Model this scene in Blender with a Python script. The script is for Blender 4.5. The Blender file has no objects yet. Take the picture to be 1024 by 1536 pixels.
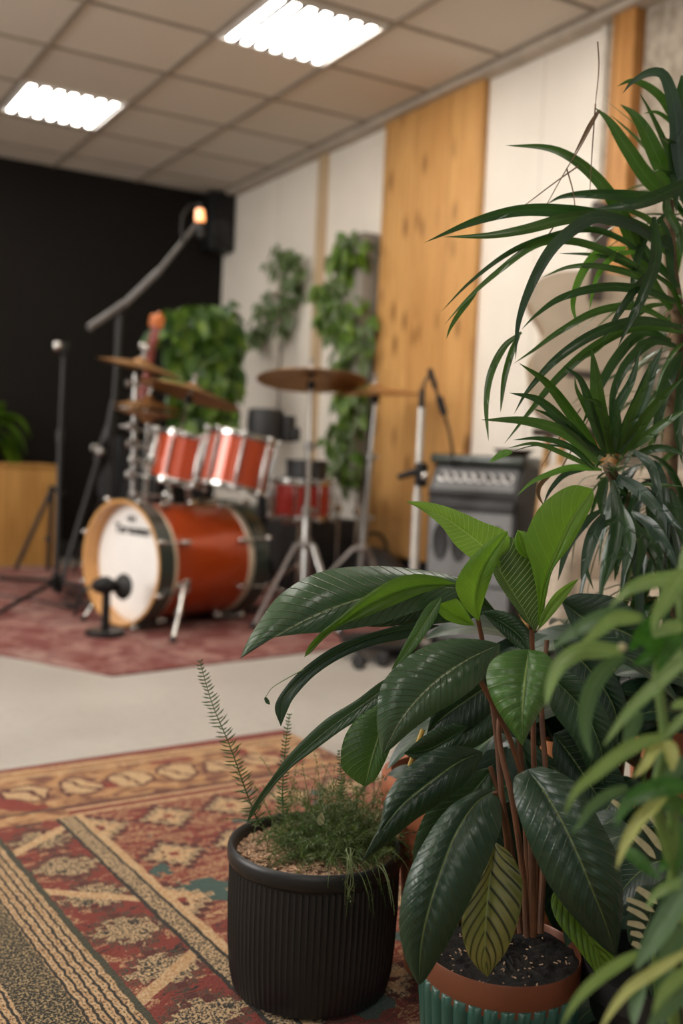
import bpy, bmesh, math, random
from math import sin, cos, pi, radians, sqrt, atan2, floor as flr
from mathutils import Vector, Matrix
random.seed(7)
R0 = random.Random(11)
scene = bpy.context.scene
COL = scene.collection

# ------------------------------------------------------------------ camera
FPX = 1550.0
CAM_H = 0.82
PSI, TH, RO = radians(30.566), radians(3.194), radians(2.6)
CM = (Matrix.Rotation(-PSI, 3, 'Z') @ Matrix.Rotation(pi/2 - TH, 3, 'X') @ Matrix.Rotation(RO, 3, 'Z'))
CO = Vector((0, 0, CAM_H))
cam_data = bpy.data.cameras.new('camera')
cam = bpy.data.objects.new('camera', cam_data)
COL.objects.link(cam)
cam.matrix_world = Matrix.Translation(CO) @ CM.to_4x4()
cam_data.sensor_fit = 'VERTICAL'
cam_data.sensor_height = 36.0
cam_data.lens = 36.0 * FPX / 1536.0
cam_data.clip_start = 0.05
cam_data.dof.use_dof = True
cam_data.dof.focus_distance = 1.33
cam_data.dof.aperture_fstop = 2.8
scene.camera = cam

def P(x, y, d):
    """point seen at photo pixel x,y, d metres in front of the camera"""
    return CO + CM @ Vector(((x-512)/FPX*d, -(y-768)/FPX*d, -d))
def ray(x, y): return CM @ Vector(((x-512)/FPX, -(y-768)/FPX, -1))
def FZ(x, y, z=0.0):
    r = ray(x, y); return CO + r*((z-CAM_H)/r.z)
def WX(x, y, X):
    r = ray(x, y); return CO + r*(X/r.x)
def WY(x, y, Y):
    r = ray(x, y); return CO + r*(Y/r.y)

# ------------------------------------------------------------------ node helper
class V:
    def __init__(s, nt, sock): s.nt = nt; s.s = sock
    def m(s, op, *a):
        n = s.nt.nodes.new('ShaderNodeMath'); n.operation = op
        for i, x in enumerate((s,)+a):
            if isinstance(x, V): s.nt.links.new(x.s, n.inputs[i])
            else: n.inputs[i].default_value = x
        return V(s.nt, n.outputs[0])
    def k(s, x): return x if isinstance(x, V) else const(s.nt, x)
    def __add__(s, o): return s.m('ADD', o)
    __radd__ = __add__
    def __sub__(s, o): return s.m('SUBTRACT', o)
    def __rsub__(s, o): return const(s.nt, o).m('SUBTRACT', s)
    def __mul__(s, o): return s.m('MULTIPLY', o)
    __rmul__ = __mul__
    def __truediv__(s, o): return s.m('DIVIDE', o)
    def __neg__(s): return s*-1.0
    def lt(s, o): return s.m('LESS_THAN', o)
    def gt(s, o): return s.m('GREATER_THAN', o)
    def abs(s): return s.m('ABSOLUTE')
    def fract(s): return s.m('FRACT')
    def floor(s): return s.m('FLOOR')
    def sin(s): return s.m('SINE')
    def min(s, o): return s.m('MINIMUM', o)
    def max(s, o): return s.m('MAXIMUM', o)
    def clamp(s): return s.m('MAXIMUM', 0.0).m('MINIMUM', 1.0)
    def inr(s, a, b): return s.gt(a)*s.lt(b)
    def smooth(s, a, b):
        n = s.nt.nodes.new('ShaderNodeMapRange'); n.interpolation_type = 'SMOOTHSTEP'
        s.nt.links.new(s.s, n.inputs[0]); n.inputs[1].default_value = a; n.inputs[2].default_value = b
        return V(s.nt, n.outputs[0])
def const(nt, x):
    n = nt.nodes.new('ShaderNodeValue'); n.outputs[0].default_value = x; return V(nt, n.outputs[0])
def rgb(c): return (c[0], c[1], c[2], 1.0)
def mix(nt, f, a, b, blend='MIX'):
    n = nt.nodes.new('ShaderNodeMix'); n.data_type = 'RGBA'; n.blend_type = blend; n.clamp_factor = True
    if isinstance(f, V): nt.links.new(f.s, n.inputs[0])
    else: n.inputs[0].default_value = f
    for x, i in ((a, 6), (b, 7)):
        if isinstance(x, (tuple, list)): n.inputs[i].default_value = rgb(x)
        else: nt.links.new(x.s if isinstance(x, V) else x, n.inputs[i])
    return n.outputs[2]
def coords(nt, kind='Object', scale=None):
    t = nt.nodes.new('ShaderNodeTexCoord'); o = t.outputs[kind]
    if scale:
        mp = nt.nodes.new('ShaderNodeMapping'); mp.inputs['Scale'].default_value = scale
        nt.links.new(o, mp.inputs[0]); o = mp.outputs[0]
    return o
def xyz(nt, sock):
    n = nt.nodes.new('ShaderNodeSeparateXYZ'); nt.links.new(sock, n.inputs[0])
    return [V(nt, n.outputs[i]) for i in range(3)]
def vec(nt, x, y, z=0.0):
    n = nt.nodes.new('ShaderNodeCombineXYZ')
    for i, a in enumerate((x, y, z)):
        if isinstance(a, V): nt.links.new(a.s, n.inputs[i])
        else: n.inputs[i].default_value = a
    return n.outputs[0]
def noise(nt, co, scale, detail=3.0, rough=0.55, dist=0.0):
    n = nt.nodes.new('ShaderNodeTexNoise'); n.inputs['Scale'].default_value = scale
    n.inputs['Detail'].default_value = detail; n.inputs['Roughness'].default_value = rough
    n.inputs['Distortion'].default_value = dist
    if co is not None: nt.links.new(co, n.inputs['Vector'])
    return V(nt, n.outputs['Fac'])
def voro(nt, co, scale, rnd=1.0, out='Distance', dim='3D'):
    n = nt.nodes.new('ShaderNodeTexVoronoi'); n.voronoi_dimensions = dim; n.inputs['Scale'].default_value = scale
    n.inputs['Randomness'].default_value = rnd
    if co is not None: nt.links.new(co, n.inputs['Vector'])
    return V(nt, n.outputs[out])
def ramp(nt, f, stops):
    n = nt.nodes.new('ShaderNodeValToRGB'); nt.links.new(f.s, n.inputs[0])
    while len(n.color_ramp.elements) < len(stops): n.color_ramp.elements.new(0.5)
    for e, (p, c) in zip(n.color_ramp.elements, stops): e.position = p; e.color = rgb(c)
    return n.outputs[0]
def bump(nt, h, strength=0.3, dist=0.01):
    n = nt.nodes.new('ShaderNodeBump'); n.inputs['Strength'].default_value = strength
    n.inputs['Distance'].default_value = dist; nt.links.new(h.s, n.inputs['Height']); return n.outputs[0]
def newmat(name):
    m = bpy.data.materials.new(name); m.use_nodes = True
    nt = m.node_tree; b = nt.nodes['Principled BSDF']; return m, nt, b
def setc(nt, b, col, rough=None, metal=None, normal=None, coat=None, emis=None, spec=None):
    if isinstance(col, (tuple, list)): b.inputs['Base Color'].default_value = rgb(col)
    else: nt.links.new(col, b.inputs['Base Color'])
    if rough is not None:
        if isinstance(rough, V): nt.links.new(rough.s, b.inputs['Roughness'])
        else: b.inputs['Roughness'].default_value = rough
    if metal is not None: b.inputs['Metallic'].default_value = metal
    if coat is not None: b.inputs['Coat Weight'].default_value = coat; b.inputs['Coat Roughness'].default_value = 0.08
    if normal is not None: nt.links.new(normal, b.inputs['Normal'])
    if spec is not None: b.inputs['Specular IOR Level'].default_value = spec
    if emis is not None:
        b.inputs['Emission Color'].default_value = rgb(emis[0]); b.inputs['Emission Strength'].default_value = emis[1]
def simple(name, col, rough=0.5, metal=0.0, coat=None, var=0.12, scale=8.0, bmp=0.0, spec=None):
    m, nt, b = newmat(name)
    co = coords(nt); n = noise(nt, co, scale, 4)
    c = mix(nt, n.smooth(0.3, 0.7), [x*(1-var) for x in col], [min(1, x*(1+var)) for x in col])
    setc(nt, b, c, rough, metal, bump(nt, noise(nt, co, scale*12, 3), bmp, 0.003) if bmp else None, coat, spec=spec)
    return m

# ------------------------------------------------------------------ materials
M = {}
M['chrome'] = simple('chrome', (0.55, 0.535, 0.51), 0.16, 1.0, var=0.04)
M['steel'] = simple('satin_steel', (0.38, 0.37, 0.355), 0.32, 1.0, var=0.06)
M['black'] = simple('black_metal', (0.009, 0.009, 0.0095), 0.45, 0.0, spec=0.3)
M['black_rubber'] = simple('black_rubber', (0.012, 0.012, 0.012), 0.6)
M['greymetal'] = simple('dark_grey_metal', (0.022, 0.021, 0.021), 0.45, 0.2)
M['boom'] = simple('worn_grey_tube', (0.14, 0.135, 0.13), 0.5, 0.3)
M['whitepole'] = simple('pale_pole', (0.55, 0.52, 0.48), 0.35, 0.5)
M['black_fabric'] = simple('black_vinyl', (0.02, 0.021, 0.023), 0.5, scale=20)
M['shell'] = simple('orange_lacquer', (0.45, 0.058, 0.004), 0.30, 0.35, coat=0.6, var=0.1, scale=3)
M['shell2'] = simple('red_lacquer', (0.42, 0.055, 0.014), 0.25, 0.2, coat=0.7, var=0.1, scale=3)
M['shell3'] = simple('dark_red_lacquer', (0.42, 0.026, 0.018), 0.25, 0.15, coat=0.8, var=0.1, scale=3)
M['hoopwood'] = simple('maple_hoop', (0.62, 0.32, 0.10), 0.35, coat=0.4)
M['hoopcream'] = simple('cream_bearing_edge', (0.62, 0.50, 0.36), 0.4, coat=0.4)
M['hoopdark'] = simple('dark_green_hoop', (0.022, 0.032, 0.024), 0.3, coat=0.5)
M['head'] = simple('white_drum_head', (0.83, 0.82, 0.80), 0.45, var=0.02)
M['orange_glow'] = None
def mk_brass():
    m, nt, b = newmat('bronze_cymbal')
    co = coords(nt); x, y, z = xyz(nt, co)
    r = (x*x+y*y).m('SQRT')
    ring = (r*900.0).sin()
    n = noise(nt, co, 6, 3)
    c = mix(nt, n, (0.40, 0.20, 0.075), (0.56, 0.32, 0.13))
    setc(nt, b, c, 0.36, 0.7, bump(nt, ring, 0.15, 0.001))
    return m
M['brass'] = mk_brass()
M['ink'] = simple('black_ink', (0.01, 0.01, 0.01), 0.5)
M['terracotta'] = simple('terracotta', (0.36, 0.115, 0.05), 0.75, scale=14, bmp=0.1)
M['terracotta2'] = simple('orange_clay', (0.55, 0.20, 0.07), 0.6, scale=10)
M['copper'] = simple('copper_band', (0.17, 0.055, 0.026), 0.42, 0.25, scale=10)
M['teal'] = simple('teal_glaze', (0.018, 0.078, 0.060), 0.36, coat=0.25, scale=12)
M['blackpot'] = simple('matte_black_plastic', (0.0105, 0.011, 0.012), 0.42, scale=16, bmp=0.05)
M['grey_planter'] = simple('grey_fibre_planter', (0.22, 0.20, 0.17), 0.8, scale=10)
M['ceiling_bar'] = simple('ceiling_bar', (0.28, 0.235, 0.185), 0.6)
M['angle'] = simple('perimeter_angle', (0.44, 0.38, 0.31), 0.6)
M['fixture'] = simple('fixture_white', (0.75, 0.73, 0.7), 0.35)
M['louvre'] = simple('louvre_metal', (0.055, 0.052, 0.048), 0.7, 0.0, spec=0.2)
M['white_trim'] = simple('white_trim_paint', (0.66, 0.61, 0.53), 0.6)
M['black_board'] = simple('black_skirting', (0.012, 0.012, 0.013), 0.6)
M['stem_red'] = simple('reddish_stem', (0.10, 0.036, 0.012), 0.55, scale=30, var=0.3)
M['stem_green'] = simple('green_stem', (0.10, 0.17, 0.035), 0.5, scale=30, var=0.2)
M['stem_yellow'] = simple('yellow_stem', (0.45, 0.28, 0.05), 0.5, scale=30, var=0.2)
M['bark'] = simple('bark', (0.16, 0.10, 0.055), 0.85, scale=40, var=0.35, bmp=0.6)
M['guitar_wood'] = simple('pale_spruce', (0.42, 0.34, 0.25), 0.45, coat=0.3, scale=4)
M['beige_fabric'] = simple('beige_upholstery', (0.46, 0.38, 0.30), 0.85, scale=40, bmp=0.15)
M['dark_wood'] = simple('dark_wood', (0.045, 0.03, 0.02), 0.45)
M['oak'] = simple('oak_leg', (0.48, 0.27, 0.10), 0.5)
M['amp_grey'] = simple('amp_grey_vinyl', (0.17, 0.17, 0.172), 0.5, scale=60, bmp=0.2)
M['amp_panel'] = simple('amp_panel_black', (0.012, 0.012, 0.013), 0.3)
M['knob_silver'] = simple('silver_knob', (0.75, 0.74, 0.72), 0.3, 0.6)
M['tuner'] = simple('orange_headstock', (0.55, 0.14, 0.015), 0.35, coat=0.5)
M['guitar_red'] = simple('red_guitar_neck', (0.20, 0.02, 0.012), 0.35, coat=0.5)
M['book_white'] = simple('perlite', (0.7, 0.68, 0.6), 0.8)

def emis_mat(name, col, st):
    m, nt, b = newmat(name); setc(nt, b, (0.8, 0.8, 0.8), 0.5, emis=(col, st)); return m
M['tube'] = emis_mat('lamp_strip', (1.0, 0.94, 0.86), 18.0)
M['ring_glow'] = emis_mat('orange_ring_glow', (1.0, 0.30, 0.05), 1.6)  # emission brightens the microphone's orange ring, which is no lamp

def wall_white():
    m, nt, b = newmat('white_boards')
    co = coords(nt); x, y, z = xyz(nt, co)
    n = noise(nt, co, 2.0, 4); n2 = noise(nt, co, 60, 3)
    c = mix(nt, n.smooth(0.3, 0.7), (0.73, 0.675, 0.59), (0.78, 0.725, 0.64))
    # board joints
    j = ((y*1.6).fract()-0.5).abs().lt(0.004)
    j2 = (y-6.35).abs().lt(0.004).max((y-3.70).abs().lt(0.003))
    c = mix(nt, j2*0.5, c, (0.30, 0.26, 0.21))
    setc(nt, b, c, 0.75, normal=bump(nt, n2, 0.08, 0.003)); return m
M['wall_white'] = wall_white()
def wall_black():
    m, nt, b = newmat('black_paint')
    co = coords(nt); n = noise(nt, co, 1.5, 4)
    setc(nt, b, mix(nt, n, (0.0075, 0.0060, 0.0048), (0.0105, 0.0084, 0.0068)), 0.8, normal=bump(nt, noise(nt, co, 50, 3), 0.1, 0.004), spec=0.15); return m
M['wall_black'] = wall_black()
def stone():
    m, nt, b = newmat('rough_plaster')
    co = coords(nt, scale=(1, 1, 0.55)); n = noise(nt, co, 22, 6, 0.7); v = voro(nt, co, 30)
    c = mix(nt, n.smooth(0.3, 0.75), (0.27, 0.22, 0.165), (0.55, 0.48, 0.39))
    setc(nt, b, c, 0.9, normal=bump(nt, n+v*0.4, 0.8, 0.03)); return m
M['stone'] = stone()
def brickw():
    m, nt, b = newmat('painted_blocks')
    co = coords(nt); x, y, z = xyz(nt, co)
    j = ((z*8.0).fract()-0.5).abs().gt(0.44)
    c = mix(nt, j*0.7, (0.44, 0.39, 0.32), (0.24, 0.20, 0.16))
    setc(nt, b, c, 0.85, normal=bump(nt, -j, 0.5, 0.01)); return m
M['brick'] = brickw()
def ceil_tile():
    m, nt, b = newmat('ceiling_tile')
    co = coords(nt); n = noise(nt, co, 1.3, 3); n2 = noise(nt, co, 150, 2)
    x, y, z = xyz(nt, co)
    cell = noise(nt, vec(nt, ((x-0.065)/0.6).floor()*3.7, ((y-0.3)/0.6).floor()*5.1), 3.0, 0)
    c = mix(nt, cell.smooth(0.35, 0.65), (0.60, 0.54, 0.465), (0.635, 0.575, 0.50))
    c = mix(nt, n2.gt(0.62)*0.2, c, (0.45, 0.40, 0.33))
    setc(nt, b, c, 0.9, normal=bump(nt, n2, 0.15, 0.003)); return m
M['ceiling'] = ceil_tile()
def floor_mat():
    m, nt, b = newmat('pale_concrete_floor')
    co = coords(nt); n = noise(nt, co, 1.7, 5); n2 = noise(nt, co, 30, 5); n3 = noise(nt, co, 5, 5)
    c = mix(nt, n.smooth(0.3, 0.7), (0.37, 0.34, 0.30), (0.43, 0.40, 0.355))
    c = mix(nt, n2.smooth(0.45, 0.7)*0.35, c, (0.33, 0.30, 0.265))
    crack = (n3-0.5).abs().lt(0.0025)
    c = mix(nt, crack*0.35, c, (0.25, 0.22, 0.2))
    setc(nt, b, c, n.smooth(0.2, 0.8)*0.15+0.38, normal=bump(nt, n2, 0.05, 0.003)); return m
M['floor'] = floor_mat()
def wood_panel(name, c1, c2, c3, plank=0.22, axis='y', knots=True, ksc=1.0):
    m, nt, b = newmat(name)
    co = coords(nt); x, y, z = xyz(nt, co)
    t = y if axis == 'y' else x
    row = (t/plank).floor()
    lv = vec(nt, t*1.0, row*3.3, z*0.09)
    g = noise(nt, vec(nt, t*14.0, row*7.7, z*0.9), 3.0, 5, 0.6, 0.6)
    c = mix(nt, g.smooth(0.36, 0.64), c1, c2)
    g2 = noise(nt, vec(nt, t*60.0, row, z*1.5), 2.0, 3)
    c = mix(nt, g2.smooth(0.5, 0.8)*0.35, c, c3)
    if knots:
        k = voro(nt, vec(nt, t*7.0*ksc, z*2.6*ksc), 1.0, 1.0, 'Distance', '2D')
        kk = 1.0-k.smooth(0.05, 0.22)
        c = mix(nt, kk*(noise(nt, vec(nt, t*3.0, z*1.2), 1.0, 1).smooth(0.35, 0.6))*0.9, c, [q*0.5 for q in c3])
    rt = noise(nt, vec(nt, row*11.3, 0.0), 1.0, 0)
    c = mix(nt, rt.smooth(0.3, 0.7)*0.25, c, c3)
    j = ((t/plank).fract()-0.5).abs().gt(0.488)
    c = mix(nt, j*0.6, c, [q*0.4 for q in c3])
    setc(nt, b, c, 0.5, normal=bump(nt, g-j, 0.12, 0.004), spec=0.35); return m
M['pine'] = wood_panel('knotty_pine', (0.50, 0.26, 0.085), (0.62, 0.35, 0.125), (0.36, 0.155, 0.04), 0.29)
M['post'] = wood_panel('pine_post', (0.40, 0.18, 0.05), (0.52, 0.26, 0.08), (0.28, 0.11, 0.03), 0.4)
M['batten'] = wood_panel('pale_batten', (0.50, 0.36, 0.22), (0.56, 0.42, 0.27), (0.40, 0.27, 0.15), 0.4, knots=False)
M['crate'] = wood_panel('oak_boards', (0.36, 0.18, 0.045), (0.50, 0.27, 0.075), (0.20, 0.085, 0.02), 0.10, 'x', False)

def rug_big():
    m, nt, b = newmat('oriental_rug')
    co = coords(nt); x0, y0, z0 = xyz(nt, co)
    # woven irregularity
    w1 = noise(nt, co, 38, 3)-0.5; w2 = noise(nt, vec(nt, x0+3.1, y0+1.7), 38, 3)-0.5
    x = x0+w1*0.010; y = y0+w2*0.010
    speck = noise(nt, co, 235, 2, 0.75)
    sp = speck.gt(0.495)
    spk2 = noise(nt, co, 210, 3, 0.7)
    RED = (0.225, 0.032, 0.018); DRED = (0.085, 0.016, 0.011); TAN = (0.50, 0.31, 0.155); GOLD = (0.45, 0.245, 0.10)
    BLK = (0.022, 0.019, 0.014); CRM = (0.60, 0.43, 0.25); TEAL = (0.045, 0.085, 0.07); GRN = (0.05, 0.05, 0.028)
    redv = mix(nt, spk2.smooth(0.35, 0.65), RED, (0.17, 0.026, 0.016))
    speckle = mix(nt, sp, BLK, (0.60, 0.41, 0.22))
    tanv = mix(nt, spk2.smooth(0.40, 0.62), GOLD, CRM)
    def diamond(u, v, a, c): return ((u/a).abs()+(v/c).abs())
    # ---- field (x>0,y<0)
    CW, CH = 0.155, 0.20
    row = (y/CH).floor()
    odd = (row*0.5).fract()*2.0
    u = ((x/CW+odd*0.5).fract()-0.5)*CW; v = ((y/CH).fract()-0.5)*CH
    stepn = (u*55.0).floor()/55.0; stepm = (v*55.0).floor()/55.0
    d = diamond(stepn+w1*0.035, stepm+w2*0.035, 0.062, 0.066)
    fld = redv
    rnd = noise(nt, vec(nt, (x/CW+odd*0.5).floor()*5.3, row*9.1), 1.0, 0)
    lines = noise(nt, vec(nt, x*9.0, y*26.0), 1.0, 4, 0.6, 1.2)
    fld = mix(nt, (lines-0.5).abs().lt(0.035)*sp, fld, TAN)
    fld = mix(nt, lines.inr(0.60, 0.68)*spk2.gt(0.44), fld, TAN)
    fld = mix(nt, lines.inr(0.335, 0.375), fld, (0.10, 0.03, 0.02))
    fld = mix(nt, d.lt(1.22)*d.gt(1.0), fld, DRED)
    fld = mix(nt, d.lt(1.0), fld, speckle)
    fld = mix(nt, d.lt(0.72), fld, tanv)
    fld = mix(nt, d.inr(0.36, 0.46), fld, DRED)
    fld = mix(nt, d.lt(0.2), fld, RED)
    tealm = noise(nt, vec(nt, x*7.0, y*7.0, 3.0), 1.0, 3, 0.5)
    fld = mix(nt, tealm.gt(0.615)*d.gt(1.0), fld, TEAL)
    # ---- slash band -0.20<x<-0.055 , y<0.02
    ph = (y/0.30).fract()-0.5            # one zigzag period
    xs = (x+0.128)
    tri = ph.abs()*4.0-1.0                # -1..1
    zz = (xs - tri*0.052)
    isz1 = (((y+0.105-xs*0.70)/0.625+0.5).fract()-0.5).abs().lt(0.024)
    isz2 = (((y+0.395+xs*0.78)/0.625+0.5).fract()-0.5).abs().lt(0.024)
    ln = noise(nt, vec(nt, x*16.0, y*34.0, 2.0), 1.0, 4, 0.6, 1.0)
    sl = redv
    mu = (xs*52.0).floor()/52.0; mv = ((((y/0.15)+0.25).fract()-0.5)*0.15*52.0).floor()/52.0
    dm = diamond(mu+w2*0.03, mv+w1*0.02, 0.062, 0.056)
    sl = mix(nt, ln.inr(0.56, 0.66)*sp, sl, TAN)
    sl = mix(nt, ln.inr(0.30, 0.36), sl, BLK)
    sl = mix(nt, dm.lt(1.16)*dm.gt(1.0), sl, DRED)
    sl = mix(nt, dm.lt(1.0), sl, speckle)
    sl = mix(nt, dm.inr(0.42, 0.62)*spk2.gt(0.42), sl, BLK)
    sl = mix(nt, (dm-1.3).abs().lt(0.12)*sp, sl, GRN)
    sl = mix(nt, isz1.max(isz2), sl, tanv)
    # ---- far band y 0.05..0.33
    wb = noise(nt, co, 11, 3)-0.5
    bu = (((x+wb*0.10)/0.125).fract()-0.5)*0.125; bv = y-0.185+wb*0.07
    ell = ((bu*bu)/(0.045*0.045)+(bv*bv)/(0.055*0.055))
    bandn = noise(nt, vec(nt, x*14.0, y*20.0), 1.0, 4, 0.6, 1.0)
    bd = mix(nt, bandn.smooth(0.42, 0.56), (0.19, 0.07, 0.035), (0.46, 0.24, 0.10))
    bd = mix(nt, bandn.gt(0.60), bd, TAN)
    bd = mix(nt, ell.lt(1.35), bd, DRED)
    bd = mix(nt, ell.lt(1.0), bd, mix(nt, spk2.smooth(0.4, 0.6), GOLD, CRM))
    bd = mix(nt, ell.lt(1.0)*((bu+bv*0.5).abs().lt(0.006)), bd, DRED)
    redpatch = (noise(nt, vec(nt, x*6.0, y*9.0, 4.0), 1.0, 1)).gt(0.62)
    bd = mix(nt, redpatch*ell.gt(1.35), bd, RED)
    # ---- compose
    c = fld
    inY = y.lt(0.0)
    # vertical stripes
    def band(c, a, bb, col): return mix(nt, x.inr(a, bb), c, col)
    c = band(c, -0.014, 0.004, tanv)
    c = band(c, -0.020, -0.014, BLK)
    c = band(c, -0.050, -0.020, speckle)
    c = band(c, -0.058, -0.050, BLK)
    c = band(c, -0.190, -0.058, sl)
    c = band(c, -0.202, -0.190, GRN)
    rope = ((x+y*0.12)*240.0).sin()
    ropeb = (((x*70.0)+(y*260.0).sin()*0.05).fract()-0.5).abs().lt(0.34)*(1.0-((((x*70.0).fract()-0.5).abs().lt(0.06))*(((x*120.0+y*90.0).fract()).lt(0.4))))
    stripe = mix(nt, ropeb*spk2.gt(0.40), BLK, tanv)
    c = band(c, -0.275, -0.202, stripe)
    c = band(c, -0.350, -0.275, mix(nt, speck.gt(0.545), (0.016, 0.016, 0.010), (0.42, 0.30, 0.15)))
    c = band(c, -0.43, -0.350, stripe)
    c = mix(nt, x.lt(-0.43), c, speckle)
    # horizontal bands override
    def hb(c, a, bb, col): return mix(nt, y.inr(a, bb), c, col)
    xm = x.gt(-0.02)
    c = mix(nt, y.inr(0.0, 0.055), c, mix(nt, xm, bd, redv))
    c = mix(nt, y.inr(0.0, 0.013)*xm, c, tanv)
    c = mix(nt, y.inr(0.034, 0.048)*xm, c, tanv)
    c = mix(nt, y.gt(0.055), c, bd)
    c = hb(c, 0.055, 0.068, (0.10, 0.04, 0.025))
    c = hb(c, 0.295, 0.310, tanv)
    c = hb(c, 0.318, 0.334, (0.42, 0.23, 0.10))
    c = hb(c, 0.340, 0.356, tanv)
    c = mix(nt, y.gt(0.362), c, (0.20, 0.032, 0.02))
    setc(nt, b, c, 0.95, normal=bump(nt, speck+spk2, 0.9, 0.006), spec=0.1)
    b.inputs['Sheen Weight'].default_value = 0.15
    return m
M['rug_big'] = rug_big()
def rug_small():
    m, nt, b = newmat('faded_red_rug')
    co = coords(nt); x, y, z = xyz(nt, co)
    n = noise(nt, co, 7, 5, 0.65, 0.8); n2 = noise(nt, co, 40, 4, 0.7); n3 = noise(nt, co, 2.5, 3)
    c = mix(nt, n.smooth(0.4, 0.6), (0.155, 0.048, 0.042), (0.30, 0.165, 0.14))
    c = mix(nt, n2.smooth(0.45, 0.7)*0.6, c, (0.15, 0.055, 0.055))
    c = mix(nt, n3.smooth(0.5, 0.7)*0.5, c, (0.34, 0.255, 0.22))
    cell = diamond_small(nt, x, y)
    c = mix(nt, cell*0.45, c, (0.16, 0.05, 0.045))
    setc(nt, b, c, 0.95, normal=bump(nt, n2, 0.4, 0.005), spec=0.1); return m
def diamond_small(nt, x, y):
    u = ((x/0.36).fract()-0.5).abs(); v = ((y/0.42).fract()-0.5).abs()
    d = u+v
    return d.inr(0.34, 0.42).max(d.lt(0.14))
M['rug_small'] = rug_small()
def soil(name, c1, c2, c3):
    m, nt, b = newmat(name)
    co = coords(nt); v = voro(nt, co, 130, 1.0, 'Color')
    n = noise(nt, co, 90, 5, 0.7)
    g = nt.nodes.new('ShaderNodeSeparateColor'); nt.links.new(v.s, g.inputs[0])
    c = ramp(nt, V(nt, g.outputs[0]), [(0.0, c1), (0.45, c2), (1.0, c3)])
    c = mix(nt, n.smooth(0.5, 0.75), c, c1)
    setc(nt, b, c, 0.95, normal=bump(nt, n, 0.8, 0.006)); return m
M['soil'] = soil('dark_soil', (0.003, 0.0024, 0.002), (0.006, 0.0045, 0.0035), (0.014, 0.010, 0.007))
M['mulch'] = soil('tan_mulch', (0.10, 0.045, 0.025), (0.34, 0.20, 0.12), (0.55, 0.38, 0.26))
M['chip'] = simple('wood_chip', (0.42, 0.27, 0.17), 0.9, scale=90, var=0.5)

def leafmat(name, c_dark, c_light, vein, nv=16.0, slant=3.2, rough=0.35, trans=0.15, tcol=None, vstr=0.35,
            stripes=None, spec=0.5, mid=0.035, bstr=0.35):
    """two-sided leaf: UV.x runs across (0.5 = midrib), UV.y from base to tip"""
    m, nt, b = newmat(name)
    uv = nt.nodes.new('ShaderNodeTexCoord').outputs['UV']
    ux, uy, _ = xyz(nt, uv)
    a = (ux-0.5).abs()*2.0
    co = coords(nt)
    n = noise(nt, co, 9, 4); n2 = noise(nt, co, 60, 3)
    t = (uy*nv - a*slant + n2*0.10)
    f = (t.fract()-0.5).abs()*2.0           # 0 in between, 1 at vein
    veinm = f.smooth(0.80, 1.0)
    shade = f.smooth(0.0, 1.0)
    c = mix(nt, n.smooth(0.3, 0.7), c_dark, c_light)
    c = mix(nt, shade*0.25, c, c_dark)
    c = mix(nt, veinm*vstr, c, vein)
    if stripes:
        sc, lo, hi = stripes
        sm = f.smooth(lo, hi)*(1.0-a.smooth(0.93, 1.0))
        c = mix(nt, sm*0.95, c, sc)
    midm = 1.0-a.smooth(mid*0.5, mid)
    c = mix(nt, midm*0.85, c, vein)
    nrm = bump(nt, veinm*-1.0+n2*0.3, bstr, 0.002)
    setc(nt, b, c, rough, normal=nrm, spec=spec)
    out = nt.nodes['Material Output']
    tr = nt.nodes.new('ShaderNodeBsdfTranslucent')
    tc = mix(nt, 0.6, c, tcol or c_light)
    nt.links.new(tc, tr.inputs[0])
    ms = nt.nodes.new('ShaderNodeMixShader'); ms.inputs[0].default_value = trans
    nt.links.new(b.outputs[0], ms.inputs[1]); nt.links.new(tr.outputs[0], ms.inputs[2])
    nt.links.new(ms.outputs[0], out.inputs[0])
    return m
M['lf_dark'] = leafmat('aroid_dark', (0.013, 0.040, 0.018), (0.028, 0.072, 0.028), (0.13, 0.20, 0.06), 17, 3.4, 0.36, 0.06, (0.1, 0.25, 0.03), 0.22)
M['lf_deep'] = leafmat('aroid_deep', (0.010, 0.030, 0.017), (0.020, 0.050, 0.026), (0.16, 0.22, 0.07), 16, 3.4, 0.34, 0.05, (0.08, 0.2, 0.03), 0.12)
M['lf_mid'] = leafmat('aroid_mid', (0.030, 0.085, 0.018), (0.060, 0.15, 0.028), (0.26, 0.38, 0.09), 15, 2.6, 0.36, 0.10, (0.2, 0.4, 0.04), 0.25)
M['lf_shine'] = leafmat('aroid_painted_sheen', (0.030, 0.070, 0.032), (0.055, 0.105, 0.050), (0.30, 0.34, 0.20), 24, 3.6, 0.27, 0.06, (0.1, 0.25, 0.03), 0.38, bstr=0.9)  # pale vein and blade tones stand in for sheen stripes
M['lf_young'] = leafmat('aroid_young', (0.075, 0.19, 0.010), (0.13, 0.28, 0.018), (0.24, 0.38, 0.06), 12, 2.2, 0.40, 0.35, (0.30, 0.55, 0.04), 0.35)
M['lf_fold'] = leafmat('aroid_underside', (0.045, 0.110, 0.008), (0.075, 0.160, 0.012), (0.12, 0.22, 0.03), 12, 2.2, 0.42, 0.25, (0.20, 0.40, 0.03), 0.2)
M['lf_lime'] = leafmat('aroid_lime', (0.13, 0.26, 0.025), (0.20, 0.36, 0.045), (0.42, 0.55, 0.17), 26, 2.6, 0.42, 0.35, (0.30, 0.55, 0.06), 0.65)
M['lf_zebra'] = leafmat('ribbed_pale_vein', (0.030, 0.075, 0.010), (0.05, 0.115, 0.015), (0.24, 0.33, 0.10), 22, 4.0, 0.42, 0.2, (0.2, 0.4, 0.04), 0.3, stripes=((0.42, 0.50, 0.22), 0.82, 0.93))
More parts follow.
